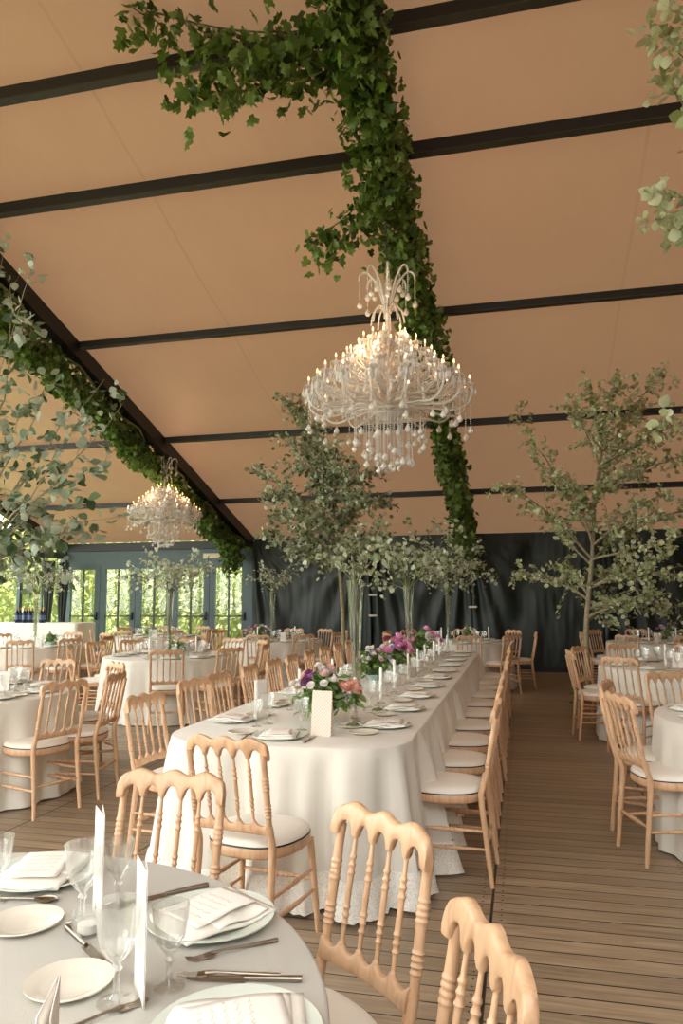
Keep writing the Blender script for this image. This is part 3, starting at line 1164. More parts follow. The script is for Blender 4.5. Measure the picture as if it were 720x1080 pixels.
# --- long table
LX, RX, LY0, LY1 = -1.90, -0.57, 3.60, 10.42
cloth(rrect(LX, RX, LY0, LY1, 0.34), 'ivory floor-length linen cloth with lace hem over the long banquet table', None, 'cloth', 21, lace=True, amp=0.085, flare=0.085)
ORD = ['first', 'second', 'third', 'fourth', 'fifth', 'sixth', 'seventh', 'eighth', 'ninth', 'tenth', 'eleventh']
LT = 'the long table'
for i in range(10):
    y = 4.26 + 0.648 * i
    chair(-0.43 + rnd.uniform(-0.012, 0.012), y, 180 + rnd.uniform(-3, 3), 'beech spindle-back chair at the %s aisle-side place along the long table' % ORD[i], 'aisle-side chairs of the long table')
    n = 1 if i < 5 else 0
    setting(RX - 0.20, y, 180, 'at the %s aisle-side place along the long table' % ORD[i], LT, n)
ly = [4.14, 4.95, 5.45, 6.15, 6.78, 7.38, 8.02, 8.66, 9.32, 9.95]
for i in range(10):
    rot = {0: -7, 1: -14, 2: -5}.get(i, rnd.uniform(-3, 3))
    chair(-1.95 if i == 0 else -2.02, ly[i], rot, 'beech spindle-back chair at the %s window-side place along the long table' % ORD[i], 'window-side chairs of the long table')
    setting(LX + 0.20, 4.26 + 0.648 * i, 0, 'at the %s window-side place along the long table' % ORD[i], LT, 1 if i < 4 else 0)
chair(-1.16, 3.24, 80, 'beech chair drawn up to the rounded near end of the long table', 'end chair of the long table')
setting(-1.26, 3.82, 90, 'at the rounded near end of the long table', LT, 2)
p = at(340, 776)
place('standing_card', p, 'upright beige lattice-print card at the near end of the long table', 'card', None, R(-6))
p = at(282, 757)
place('folded_card', p, 'folded white card standing edge-on by the window-side corner, long table', 'card', None, R(150))
p = at(371, 767)
place('bread_dish', p, 'small bone dish of dried blooms by the first candle, long table', 'dish', None)
p = at(397, 751)
place('bread_dish', p, 'small bone dish of dried blooms by the second candle, long table', 'dish', None)
for i in range(9):
    place('candlestick', (-0.985 + rnd.uniform(-0.03, 0.03), 4.52 + 0.66 * i, Z), '%s white taper candle in the aisle-side row along the long table' % ORD[i].capitalize(), 'candle', 'aisle-side tapers on the long table', rnd.uniform(0, 6))
for i in range(6):
    place('candlestick', (-1.50 + rnd.uniform(-0.03, 0.03), 4.95 + 0.9 * i, Z), '%s white taper candle in the window-side row along the long table' % ORD[i].capitalize(), 'candle', 'window-side tapers on the long table', rnd.uniform(0, 6))

# --- round tables
RAD = 0.86
RING = 0.98   # seat centre distance


def round_table(cx, cy, desc, chairs, seed, mat='cloth', near=1, places=None, rad=RAD, skipset=()):
    cloth(circ(cx, cy, rad), 'floor-length linen cloth draped over ' + desc, 'linen cloths on the round tables', mat, seed, amp=0.03, flare=0.05)
    for c in chairs:
        a, dr, tw = c if isinstance(c, tuple) else (c, 0, 0)
        rr = RING + dr
        chair(cx + rr * math.cos(R(a)), cy + rr * math.sin(R(a)), a + 180 + tw, 'beech spindle-back chair at the %s place of %s' % (clock(a), desc), 'chairs around ' + desc)
    for a in (places if places is not None else [c[0] if isinstance(c, tuple) else c for c in chairs]):
        rr = rad - 0.22
        setting(cx + rr * math.cos(R(a)), cy + rr * math.sin(R(a)), a + 180, 'at %s on %s' % (clock(a), desc), desc, near)


T1 = 'the front window-side table'
T2 = 'the middle window-side table'
T3 = 'the bar-side table'
T4 = 'the drape-corner table'
T5 = 'the glazed-door table'
TC = 'the drape-end table'
R1 = 'the middle cross-aisle table'
R2 = 'the front cross-aisle table'
R3 = 'the back cross-aisle table'
round_table(-4.35, 5.15, T1, [-19, 8, 53, 90, 125], 31, places=[-30, 10, 50, 90, 125])
round_table(-4.45, 9.0, T2, [(-66, 0.04, 0), (-33, 0.06, 0), 4, 40, (75, 0.08, 0), 108, 142, 170, 205], 32, near=1)
round_table(-7.6, 10.5, T3, [-97, -62, -30, 5, 60, 95, 150], 33, near=0)
round_table(-4.25, 12.6, T4, [-84, -50, -15, 20, 60, 92, 130, 165, 215], 34, near=0)
round_table(-7.0, 13.55, T5, [-92, -50, -10, 30, 70, 110, 150, 215], 35, near=0)
round_table(-1.05, 12.75, TC, [-78, -45, 2, 45, 90, 140, 172, 205], 36, near=0)
round_table(1.65, 8.6, R1, [(187, -.09, 0), (150, -.09, 0), (113, -.05, 0), (233, 0, 0), -60, 75], 37, near=1, places=[187, 150, 113, 233, 268, 75, 40])
round_table(1.65, 5.05, R2, [(163, -.10, 0), (197, -.10, 0), (118, 0, 0)], 38, near=1, places=[163, 197, 118])
round_table(2.2, 13.1, R3, [(238, 0, 0), 190, 140, -84, 60, 100], 39, near=0)

# --- front table
T0 = 'the half-seen front table'
cx, cy = -1.20, 1.12
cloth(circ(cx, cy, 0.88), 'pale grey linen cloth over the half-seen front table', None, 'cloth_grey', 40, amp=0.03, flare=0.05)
for a, w in ((46, 'drawn close to the front table, seat side showing'), (14, 'beside the front table, cut off by the picture edge'), (87, 'on the far rim of the front table, seen from behind the glasses')):
    rr = {46: 0.92, 14: 0.875, 87: 0.92}[a]
    aa = {14: 9}.get(a, a)
    chair(cx + rr * math.cos(R(aa)), cy + rr * math.sin(R(aa)), a + 180 + {46: 4, 14: 9, 87: 0}[a], 'beech spindle-back chair ' + w, 'chairs around the front table')
for (px, py), rot, w in (((222, 972), 56, 'with gold script card, between the goblets and table rim'), ((45, 925), 100, 'at the back rim of the front table'), ((248, 1098), 20, 'at the picture bottom edge, front table')):
    p = at(px, py)
    place('dinner_plate', p, 'pale green dinner plate ' + w, 'plate', 'dinner plates on the front table')
    rz = R(rot - 90) + PI
    place('napkin', p, 'white folded napkin on the plate ' + w.replace('with gold script card, ', ''), 'napkin', 'napkins on the front table', rz)
    place('menu_card', p + Vector((0, 0, 0.003)), 'white card with gold script on the napkin ' + w.replace('with gold script card, ', ''), 'card', 'printed cards on the front table', rz + 0.12)
for (px, py), w in (((26, 976), 'beside the spoon on the front table'), ((73, 1040), 'behind the cut-off card on the front table')):
    place('side_plate', at(px, py), 'bone side plate ' + w, 'side plate', 'side plates on the front table')
for (px, py), nm, w in (((86, 975), 'water_goblet', 'cut-glass goblet beside the tall folded card, front table back row'), ((124, 955), 'wine_glass', 'cut-glass wine glass just behind the tall folded card'),
                        ((122, 1058), 'water_goblet', 'cut-glass goblet before the white cards, front table'), ((178, 1042), 'wine_glass', 'cut-glass wine glass by the napkin with gold script'), ((-4, 950), 'wine_glass', 'glass cut off by the picture edge above the spoon')):
    place(nm, at(px, py), w, 'glass', 'glasses on the front table', rnd.uniform(0, 3))
for (px, py), rz, w in (((107, 975), 38, 'narrow folded white card standing among the goblets at the back'), ((152, 1066), 34, 'tall folded white card standing edge-on beside the script napkin'), ((64, 1140), 204, 'folded white card showing only its slanted top corner')):
    place('folded_card', at(px, py) if py < 1100 else Vector((at(62, 1029, 0.99).x, at(62, 1029, 0.99).y, Z)), w, 'card', 'standing cards on the front table', R(rz))
place('tea_light', at(92, 985), 'small glass tea light holder behind the goblets, front table', 'tea light', None)


def lay(nm, p0, p1, label, cat, ln):
    a, b = at(*p0), at(*p1)
    d = (b - a)
    c = (a + b) / 2
    place(nm, c, label, cat, cat + 's laid on the front table', math.atan2(d.y, d.x) - PI / 2)


lay('fork', (290, 994), (198, 1015), 'steel fork on the bare cloth in front of the script napkin', 'fork', 0.2)
lay('fork', (282, 1031), (200, 1030), 'steel fork lying against the dark-handled knife', 'fork', 0.2)
lay('table_knife', (316, 1036), (200, 1034), 'steel knife by the bottom plate, front table', 'knife', 0.2)
lay('table_knife', (78, 988), (104, 1012), 'steel knife between the two side plates', 'knife', 0.2)
lay('table_knife', (218, 936), (128, 955), 'steel knife beyond the napkin with gold script', 'knife', 0.2)
lay('spoon', (-10, 950), (50, 951), 'steel spoon beside the side plate at the picture edge', 'spoon', 0.2)
place('fork', at(100, 1078), 'steel fork between the bottom goblet and cut-off card', 'fork', None, R(-35))

# extra standing cards / bottles on round tables
for (x, y), rz, w in (((-4.1, 5.3), 0.4, T1), ((-4.2, 8.85), 0.1, T2), ((-4.0, 12.3), 0.2, T4), ((-0.75, 12.6), 0.1, TC), ((1.55, 8.4), -0.2, R1), ((2.1, 12.9), 0.1, R3), ((-6.9, 13.2), 0.3, T5), ((-7.35, 10.3), 0.2, T3)):
    place('table_card', (x, y, Z), 'white card standing in the middle of ' + w, 'card', 'standing table cards', rz)
for (x, y), w in (((1.75, 8.35), R1), ((1.35, 8.55), R1), ((2.35, 12.75), R3), ((-4.4, 12.25), T4), ((-4.05, 5.05), T1), ((-4.65, 8.8), T2), ((-0.6, 12.85), TC), ((2.0, 12.75), R3), ((-1.25, 12.45), TC), ((-3.95, 12.45), T4), ((1.5, 8.75), R1), ((-4.3, 8.7), T2)):
    pass
CANDLES = [((1.80, 8.33), 'towards the far side of ' + R1), ((1.42, 8.30), 'towards the aisle on ' + R1), ((2.36, 12.78), 'towards the far side of ' + R3), ((1.95, 12.75), 'towards the aisle on ' + R3),
           ((-4.45, 12.25), 'before the tall vase of ' + T4), ((-3.9, 12.65), 'towards the aisle on ' + T4), ((-4.02, 5.0), 'towards the aisle on ' + T1), ((-4.62, 8.72), 'before the tall vase of ' + T2),
           ((-4.15, 9.1), 'towards the aisle on ' + T2), ((-0.55, 12.75), 'towards the aisle on ' + TC), ((-1.3, 12.4), 'before the tall vase of ' + TC), ((-7.3, 10.45), 'towards the aisle on ' + T3)]
for (x, y), w in CANDLES:
    place('candlestick', (x, y, Z), 'white taper candle ' + w, 'candle', 'tapers on the round tables')

# ------------------------------------------------------------------ FLOWERS
def blossom(kind, c, r, seed):
    rg = random.Random(seed)
    mb = MB()
    layers = 3
    for l in range(layers):
        n = 6 + l
        for j in range(n):
            a = 2 * PI * (j + 0.5 * l) / n + rg.uniform(-.2, .2)
            op = (0.35, 0.75, 1.1)[l] + rg.uniform(-.1, .1)
            d = Vector((math.cos(a) * math.sin(op), math.sin(a) * math.sin(op), math.cos(op)))
            s = Vector((-math.sin(a), math.cos(a), 0))
            w = r * (0.42 + 0.10 * l)
            b = Vector(c)
            b0 = len(mb.v)
            up_ = d.cross(s)
            pts = [b, b + d * r * 0.55 + s * w * 0.7 + up_ * -0.1 * r, b + d * r * 0.55 - s * w * 0.7 + up_ * -0.1 * r, b + d * r * 0.98 + s * w * 0.45, b + d * r * 0.98 - s * w * 0.45, b + d * r * 0.55 - up_ * r * 0.18]
            mb.v += [tuple(q) for q in pts]
            mb.f += [(b0, b0 + 1, b0 + 5), (b0, b0 + 5, b0 + 2), (b0 + 1, b0 + 3, b0 + 5), (b0 + 5, b0 + 4, b0 + 2), (b0 + 3, b0 + 4, b0 + 5)]
    return mb


def arrangement(x, y, w, h, kinds, n, label, seed, bowl=True, group='flower bowls on the tables'):
    rg = random.Random(seed)
    o = empty('flower_arrangement', (x, y, Z))
    tag(o, label, 'flowers', group)
    MB().lathe([(0.001, 0.0), (0.035, 0.0), (0.032, 0.012), (0.018, 0.02), (0.045, 0.04), (0.072, 0.075), (0.078, 0.085), (0.074, 0.085), (0.06, 0.06), (0.001, 0.045)], 24).build('bowl', 'bowl', o)
    L = []
    st = MB()
    for i in range(int(n * 1.5)):
        a = rg.uniform(0, 6.28)
        e = rg.uniform(0.0, 1.0)
        tip = Vector((math.cos(a) * w / 2 * e, math.sin(a) * w / 2 * e * 0.75, 0.08 + (h - 0.08) * (1 - 0.65 * e) * rg.uniform(0.6, 1.0)))
        b = Vector((math.cos(a) * 0.03, math.sin(a) * 0.03, 0.05))
        st.tube([b, b.lerp(tip, 0.5) + Vector((0, 0, 0.03)), tip], 0.0018, 4)
        for j in range(9):
            L.append((b.lerp(tip, rg.uniform(0.35, 1.0)) + rvec(rg) * 0.03, rvec(rg), rg.uniform(0.04, 0.08)))
    st.build('stems', 'stem', o)['kind'] = 'stuff'
    leaf_obj('foliage', L, 'slim', 'leaf_fresh', o, seed)
    for i in range(n):
        kd, r = kinds[i % len(kinds)]
        a = rg.uniform(0, 6.28)
        e = math.sqrt(rg.random())
        c = (math.cos(a) * w / 2 * e, math.sin(a) * w / 2 * e * 0.8, 0.10 + (h - 0.10) * (1 - 0.6 * e) * rg.uniform(0.75, 1.05))
        f = blossom(kd, (0, 0, 0), r * rg.uniform(0.85, 1.15), seed * 31 + i).build('flower_head', 'petal_' + kd, o, ang=180)
        f.location = c
        f.rotation_euler = (rg.uniform(0.2, 1.0) * math.cos(a + PI / 2), rg.uniform(0.2, 1.0) * math.sin(a + PI / 2), 0)
        f['label'] = {'white': 'white bloom', 'pink': 'pink bloom', 'peach': 'peach bloom', 'purple': 'purple bloom', 'red': 'dark red bloom', 'lilac': 'lilac bloom', 'blush': 'blush bloom'}[kd]
    return o


pb = at(345, 760)
arrangement(-1.15, 4.30, 0.44, 0.34, [('white', .03), ('white', .028), ('peach', .045), ('blush', .035), ('white', .025), ('peach', .05), ('purple', .04), ('lilac', .025)], 36, 'loose bowl of white, peach and purple blooms behind the lattice card', 51)
arrangement(-1.24, 6.30, 0.34, 0.33, [('white', .03), ('lilac', .03), ('white', .028), ('blush', .03)], 20, 'small bowl of white and lilac blooms beside the first tall vase', 52)
arrangement(-1.22, 7.25, 0.40, 0.36, [('pink', .05), ('white', .035), ('red', .05), ('pink', .055), ('lilac', .03), ('blush', .035)], 26, 'bowl of pink, white and dark red blooms halfway along the long table', 53)
arrangement(-1.22, 9.25, 0.46, 0.38, [('pink', .055), ('pink', .05), ('white', .04), ('blush', .04)], 24, 'bowl of bright pink blooms towards the drape end of the long table', 54)
arrangement(-4.5, 12.45, 0.45, 0.30, [('pink', .04), ('white', .035), ('blush', .04), ('purple', .03)], 16, 'bowl of pink and white blooms on ' + T4, 55)
arrangement(-4.25, 8.75, 0.28, 0.26, [('white', .03)], 6, 'small bowl of green sprigs on ' + T2, 56)
arrangement(2.35, 13.1, 0.5, 0.36, [('lilac', .03), ('pink', .03), ('purple', .03)], 14, 'bowl of lilac sprigs and foliage on ' + R3, 57)
arrangement(-7.1, 10.25, 0.26, 0.24, [('white', .025)], 6, 'small bowl of green sprigs on ' + T3, 58)
arrangement(-0.85, 12.35, 0.24, 0.3, [('white', .025)], 6, 'small bowl of green sprigs on ' + TC, 59)
arrangement(-7.0, 13.3, 0.3, 0.26, [('white', .03), ('pink', .03)], 8, 'small bowl of blooms on ' + T5, 60)


# ------------------------------------------------------------------ TALL VASES
def vase(x, y, label, seed, r=0.05, spread=0.6, tall=0.75, n=9, mat='leaf_spray', lsize=0.05, dens=(6, 5), lean=(0, 0)):
    rg = random.Random(seed)
    o = empty('tall_vase', (x, y, Z))
    tag(o, label, 'vase of branches', 'tall glass vases of branches')
    H = 0.86
    MB().lathe([(0.001, 0.012), (r * 0.85, 0.012), (r * 0.62, 0.10), (r * 0.66, 0.35), (r, 0.70), (r * 1.22, H), (r * 1.22 - 0.003, H), (r * 0.94, 0.70), (r * 0.60, 0.35), (r * 0.56, 0.10), (r * 0.78, 0.02), (0.001, 0.02)], 28).build('glass_vase', 'vase', o, ang=60)
    wood, L = MB(), []
    for i in range(4):
        a = 6.28 * i / 4
        wood.tube([(r * 0.3 * math.cos(a), r * 0.3 * math.sin(a), 0.03), (r * 0.35 * math.cos(a + 1), r * 0.35 * math.sin(a + 1), 0.45), (r * 0.7 * math.cos(a + 2), r * 0.7 * math.sin(a + 2), H)], [0.004, 0.004, 0.005], 6)
    for i in range(n):
        a = 2 * PI * (i + rg.random() * 0.7) / n
        e = rg.uniform(0.35, 1.0)
        tip = Vector((math.cos(a) * spread * e + lean[0], math.sin(a) * spread * e + lean[1], H + tall * (1.05 - 0.75 * e) * rg.uniform(0.6, 1.1)))
        grow(rg, wood, L, (0, 0, H - 0.05), tip, 0.006, dens[0], 0.22 * spread / 0.6, dens[1], lsize, bow=0.15, start=0.2)
    wood.build('branch', 'twig', o)['kind'] = 'stuff'
    leaf_obj('foliage', L, 'round', mat, o, seed)
    return o


vase(-1.20, 5.42, 'tall flared glass vase with branches, first along the long table', 61, r=0.055, spread=0.5, tall=0.5, n=6, dens=(5, 4), mat='leaf_birch')
vase(-1.20, 8.10, 'tall flared glass vase with pale branches, second along the long table', 62, r=0.05, spread=0.85, tall=0.95, n=13, dens=(9, 6), mat='leaf_birch', lsize=0.055, lean=(0.05, 0))
vase(-1.22, 12.75, 'tall glass vase with spreading sprays, ' + TC, 63, spread=1.0, tall=1.0, n=14, dens=(9, 6), mat='leaf_spray', lsize=0.06, lean=(0.05, 0))
vase(-4.35, 12.75, 'tall slim glass vase with a small spray, ' + T4, 64, spread=0.5, tall=0.85, n=9, dens=(7, 5))
vase(-4.50, 9.02, 'tall glass vase with wide pale sprays, ' + T2, 65, spread=0.72, tall=0.7, n=13, dens=(8, 6))
vase(-7.50, 10.4, 'tall glass vase with whitish sprays, ' + T3, 66, spread=0.75, tall=0.75, n=13, dens=(8, 6))


# ------------------------------------------------------------------ TREES
def tree(name, loc, label, trunk, tips, seed, mat, lsize, twigs, tlen, nleaf, r0=0.045, group=None, start=0.2, tpl='round', pot=True):
    """trunk: points in world space; tips: (height along the trunk 0..1, world tip)"""
    rg = random.Random(seed)
    o = empty(name, loc)
    tag(o, label, 'tree', group)
    lc = Vector(loc)
    tp = [Vector(p) - lc for p in trunk]
    path = catmull(tp, 6)
    wd, L = MB(), []
    wd.tube(path, [r0 * (1 - 0.72 * i / (len(path) - 1)) for i in range(len(path))], 10)
    wd.build('trunk', 'bark', o)
    br = MB()
    for t, tip in tips:
        i = t * (len(path) - 1)
        a = path[int(i)].lerp(path[min(len(path) - 1, int(i) + 1)], i - int(i))
        grow(rg, br, L, a, Vector(tip) - lc, r0 * (0.55 - 0.3 * t), twigs, tlen, nleaf, lsize, bow=0.10, start=start)
    br.build('branch', 'bark', o)['kind'] = 'stuff'
    leaf_obj('foliage', L, tpl, mat, o, seed)
    if pot:
        MB().lathe([(0.001, 0.0), (0.13, 0.0), (0.15, 0.16), (0.165, 0.17), (0.165, 0.2), (0.15, 0.2), (0.14, 0.17), (0.001, 0.17)], 24).build('pot', 'terracotta', o)
        lp = []
        for i in range(60):
            a = rg.uniform(0, 6.28)
            rr = rg.uniform(0.05, 0.24)
            lp.append((Vector((math.cos(a) * rr, math.sin(a) * rr, rg.uniform(0.12, 0.3))), Vector((math.cos(a), math.sin(a), 0.2)), rg.uniform(0.05, 0.09)))
        leaf_obj('ground_ivy', lp, 'vine', 'leaf_fresh', o, seed + 1)
    return o


def tip_at(x, y, Y):
    while True:
        p = aty(x, y, Y)
        if p.z < roof(Y) - 0.22: return p
        Y -= 0.08


# centre tree
TY = 10.6
b = aty(361, 700, TY)
base = (b.x, TY, 0)
ptc = lambda x, y, dy=0: tip_at(x, y, TY + dy)
tips = []
rg = random.Random(77)
for x, y, t in ((296, 418, .95), (268, 498, .7), (300, 462, .85), (330, 452, .9), (352, 470, .95), (395, 500, .85), (405, 530, .75), (288, 545, .6), (320, 560, .5), (300, 520, .65),
                (345, 520, .7), (372, 540, .65), (390, 572, .55), (350, 490, .85), (372, 490, .9), (330, 505, .7), (280, 560, .5), (335, 580, .5), (365, 575, .5), (312, 490, .8), (385, 525, .8), (345, 555, .6), (400, 560, .55),
                (318, 430, .9), (285, 520, .65), (330, 535, .6), (310, 575, .5), (360, 515, .75)):
    tips.append((t, ptc(x, y, rg.uniform(-0.75, 0.75))))
tree('birch_tree', base, 'full leafy tree rising behind the long table beneath the chandelier', [base, ptc(362, 660), ptc(358, 600), ptc(352, 540), ptc(345, 480)], tips, 71, 'leaf_birch', 0.068, 24, 0.40, 9, r0=0.04, group='indoor trees')
# the right tree
TY = 10.35
b = aty(620, 700, TY)
base = (b.x, TY, 0)
tips = []
rg = random.Random(78)
for x, y, t in ((545, 432, .62), (524, 507, .5), (540, 602, .36), (590, 600, .38), (560, 480, .58), (600, 430, .85), (622, 408, .95), (655, 400, 1.0), (700, 392, .95), (655, 470, .8), (700, 450, .85),
                (725, 480, .75), (700, 520, .6), (730, 540, .55), (665, 560, .5), (700, 590, .4), (735, 610, .4), (690, 625, .3), (650, 630, .28), (610, 520, .62), (580, 545, .48), (640, 500, .72), (680, 490, .7),
                (670, 430, .9), (745, 430, .85), (590, 500, .55), (640, 440, .9), (720, 565, .5), (685, 545, .55), (715, 640, .33), (660, 600, .4)):
    tips.append((t, tip_at(x, y, TY + rg.uniform(-0.8, 0.8))))
tree('slim_tree', base, 'slim pale-leaved tree rising beside the aisle before the black drape', [base, aty(618, 668, TY), aty(624, 590, TY), aty(628, 520, TY), tip_at(638, 450, TY)], tips, 72, 'leaf_pale', 0.062, 20, 0.33, 10, r0=0.045, group='indoor trees')
# extra low limb of the right tree is one of the tips; small upright sprig at (655,650) by the drape
# foreground window-side branches from a tall vase on the first window-side table
rg = random.Random(79)
o = empty('tall_vase', (-4.55, 5.15, Z))
tag(o, 'big arching poplar branches overhanging the front window-side table', 'vase of branches', 'tall glass vases of branches')
H = 0.86
MB().lathe([(0.001, 0.012), (0.055, 0.012), (0.042, 0.10), (0.045, 0.35), (0.065, 0.70), (0.08, H), (0.077, H), (0.06, 0.70), (0.041, 0.35), (0.038, 0.10), (0.05, 0.02), (0.001, 0.02)], 28).build('glass_vase', 'vase', o, ang=60)
wood, L = MB(), []
lc = Vector((-4.55, 5.15, Z))
for x, y, Y in ((38, 272, 4.7), (10, 300, 4.9), (60, 400, 5.0), (130, 425, 5.3), (118, 480, 4.9), (130, 545, 5.2), (88, 500, 4.6), (60, 560, 4.8), (20, 430, 4.6), (85, 440, 4.7), (40, 480, 5.0), (100, 560, 5.4),
                (-40, 330, 5.0), (-30, 450, 5.0), (70, 610, 5.2), (-60, 280, 5.2), (25, 350, 5.3), (110, 400, 5.2), (30, 540, 5.3), (5, 260, 5.2)):
    tip = aty(x, y, Y) - lc
    grow(rg, wood, L, (0, 0, H - 0.06), tip, 0.011, 11, 0.32, 5, 0.078, bow=0.10, start=0.25)
for i in range(5):
    a = 6.28 * i / 5
    wood.tube([(0.015 * math.cos(a), 0.015 * math.sin(a), 0.03), (0.01, 0.0, 0.45), (0.02 * math.cos(a + 2), 0.02 * math.sin(a + 2), H)], [0.008, 0.009, 0.01], 6)
wood.build('branch', 'bark', o)['kind'] = 'stuff'
leaf_obj('foliage', L, 'round', 'leaf_poplar', o, 79)
# aisle-side branches dropping in at the picture's edge: a tall vase on the first table across the aisle
rg = random.Random(80)
o = empty('tall_vase', (1.85, 5.0, Z))
tag(o, 'tall branches over the front cross-aisle table, leaf tips showing', 'vase of branches', 'tall glass vases of branches')
MB().lathe([(0.001, 0.012), (0.055, 0.012), (0.042, 0.10), (0.045, 0.35), (0.065, 0.70), (0.08, H), (0.077, H), (0.06, 0.70), (0.041, 0.35), (0.038, 0.10), (0.05, 0.02), (0.001, 0.02)], 28).build('glass_vase', 'vase', o, ang=60)
wood, L = MB(), []
lc = Vector((1.85, 5.0, Z))
for x, y, Y in ((684, 30, 4.9), (705, 5, 4.8), (700, 75, 5.0), (683, 212, 4.8), (705, 200, 4.9), (722, 230, 5.0), (735, 120, 4.9), (760, 60, 5.0), (740, 20, 4.9), (770, 200, 5.0), (715, 445, 5.2)):
    tip = aty(x, y, Y) - lc
    b0 = aty(800, min(560, y + 120), 5.0) - lc
    grow(rg, wood, L, b0, tip, 0.009, 12, 0.26, 5, 0.08, bow=0.12, start=0.35)
    wood.tube(catmull([(0, 0, H - 0.05), Vector((0, 0, H - 0.05)).lerp(b0, 0.5) + Vector((0.05, 0, 0.1)), b0], 4), [0.011] * 5 + [0.010] * 4, 6)
for i in range(5):
    a = 6.28 * i / 5
    wood.tube([(0.015 * math.cos(a), 0.015 * math.sin(a), 0.03), (0.01, 0.0, 0.45), (0.02 * math.cos(a + 2), 0.02 * math.sin(a + 2), H)], [0.008, 0.009, 0.01], 6)
wood.build('branch', 'bark', o)['kind'] = 'stuff'
leaf_obj('foliage', L, 'round', 'leaf_pale', o, 80)


# ------------------------------------------------------------------ GARLANDS
def garland(X, y0, y1, label, seed, n, wfun, extra=()):
    rg = random.Random(seed)
    o = empty('vine_garland', (X, (y0 + y1) / 2, roof((y0 + y1) / 2) - 0.25))
    tag(o, label, 'garland', 'vine garlands on the roof beams')
    lc = Vector(o.location)
    L, wd = [], MB()
    path = [Vector((X + 0.1 * math.sin(i * 1.7), y0 + (y1 - y0) * i / 24, roof(y0 + (y1 - y0) * i / 24) - 0.28)) - lc for i in range(25)]
    wd.tube(path, 0.018, 6)
    for i in range(n):
        Y = rg.uniform(y0, y1)
        wl, wr, dp = wfun(Y)
        lump = 0.75 + 0.45 * noise.noise(Vector((Y * 1.7, seed, 0)))
        x = rg.triangular(-wl, wr, (wr - wl) * 0.3) * lump
        hang = dp * lump * rg.random() * (1 - 0.5 * abs(x) / max(wl, wr))
        p = Vector((X + x, Y, roof(Y) - 0.16 - hang)) - lc
        L.append((p, rvec(rg) * 0.8 + Vector((0.2 * x, -0.3, -0.5)), rg.uniform(0.055, 0.11)))
    for (a, b, ln) in extra:
        a, b = Vector(a) - lc, Vector(b) - lc
        m = a.lerp(b, 0.5) + Vector((0, 0, -0.12))
        wd.tube(catmull([a, m, b], 5), 0.008, 5)
        for i in range(ln):
            t = rg.random()
            p = (a.lerp(b, t) + Vector((0, 0, -0.48 * t * (1 - t))))
            p = p + Vector((rg.gauss(0, 0.10), rg.gauss(0, 0.12), -abs(rg.gauss(0, 0.16))))
            L.append((p, rvec(rg) * 0.8 + Vector((0, -0.3, -0.5)), rg.uniform(0.07, 0.13)))
    wd.build('vine', 'twig', o)
    leaf_obj('foliage', L, 'vine', 'leaf_vine', o, seed, droop=0.5)


def wf_c(Y):
    if Y < 7.3: return (0.50, 0.34, 0.75)
    if Y < 9: return (0.36, 0.34, 0.75)
    return (0.30, 0.30, 0.6)


garland(RAFT[2], 4.4, 15.45, 'thick green vine garland running along the central roof beam', 91, 7600, wf_c,
        [((-1.1, 5.0, 5.95), aty(180, 80, 5.0), 260), ((-1.1, 5.4, 5.85), aty(225, 40, 5.35), 240), ((-1.1, 5.2, 5.9), aty(130, 5, 4.9), 240), ((-1.1, 5.3, 5.8), aty(385, 30, 5.4), 90), ((-1.1, 6.3, 5.4), aty(330, 250, 6.5), 160),
         ((-1.05, 15.2, 2.9), (-0.98, 15.35, 2.15), 120), ((-1.05, 13.5, 3.2), (-0.95, 13.6, 2.45), 150), ((-1.0, 11.5, 3.9), (-0.9, 11.6, 3.2), 110), ((-1.0, 8.9, 4.6), aty(467, 365, 8.9), 40)])


def wf_l(Y):
    if Y < 9: return (0.75, 0.10, 0.75)
    return (0.60, 0.08, 0.65)


garland(RAFT[1] - 0.05, 5.5, 15.4, 'green vine garland along the window-side roof beam', 92, 8000, wf_l, [((-5.95, 14.6, 2.95), (-6.0, 15.0, 2.35), 160)])


# ------------------------------------------------------------------ CHANDELIERS
def strand_mb(length, drop=0.075, bead=0.0068):
    mb = MB()
    z = 0
    while z > -(length - drop):
        mb.ball((0, 0, z), bead, 1.0, 6, 4)
        z -= bead * 2.5
    r = drop * 0.36
    mb.lathe([(0.0005, z), (r * 0.35, z - drop * 0.2), (r * 0.9, z - drop * 0.55), (r, z - drop * 0.72), (r * 0.6, z - drop * 0.93), (0.0005, z - drop)], 8)
    return mb


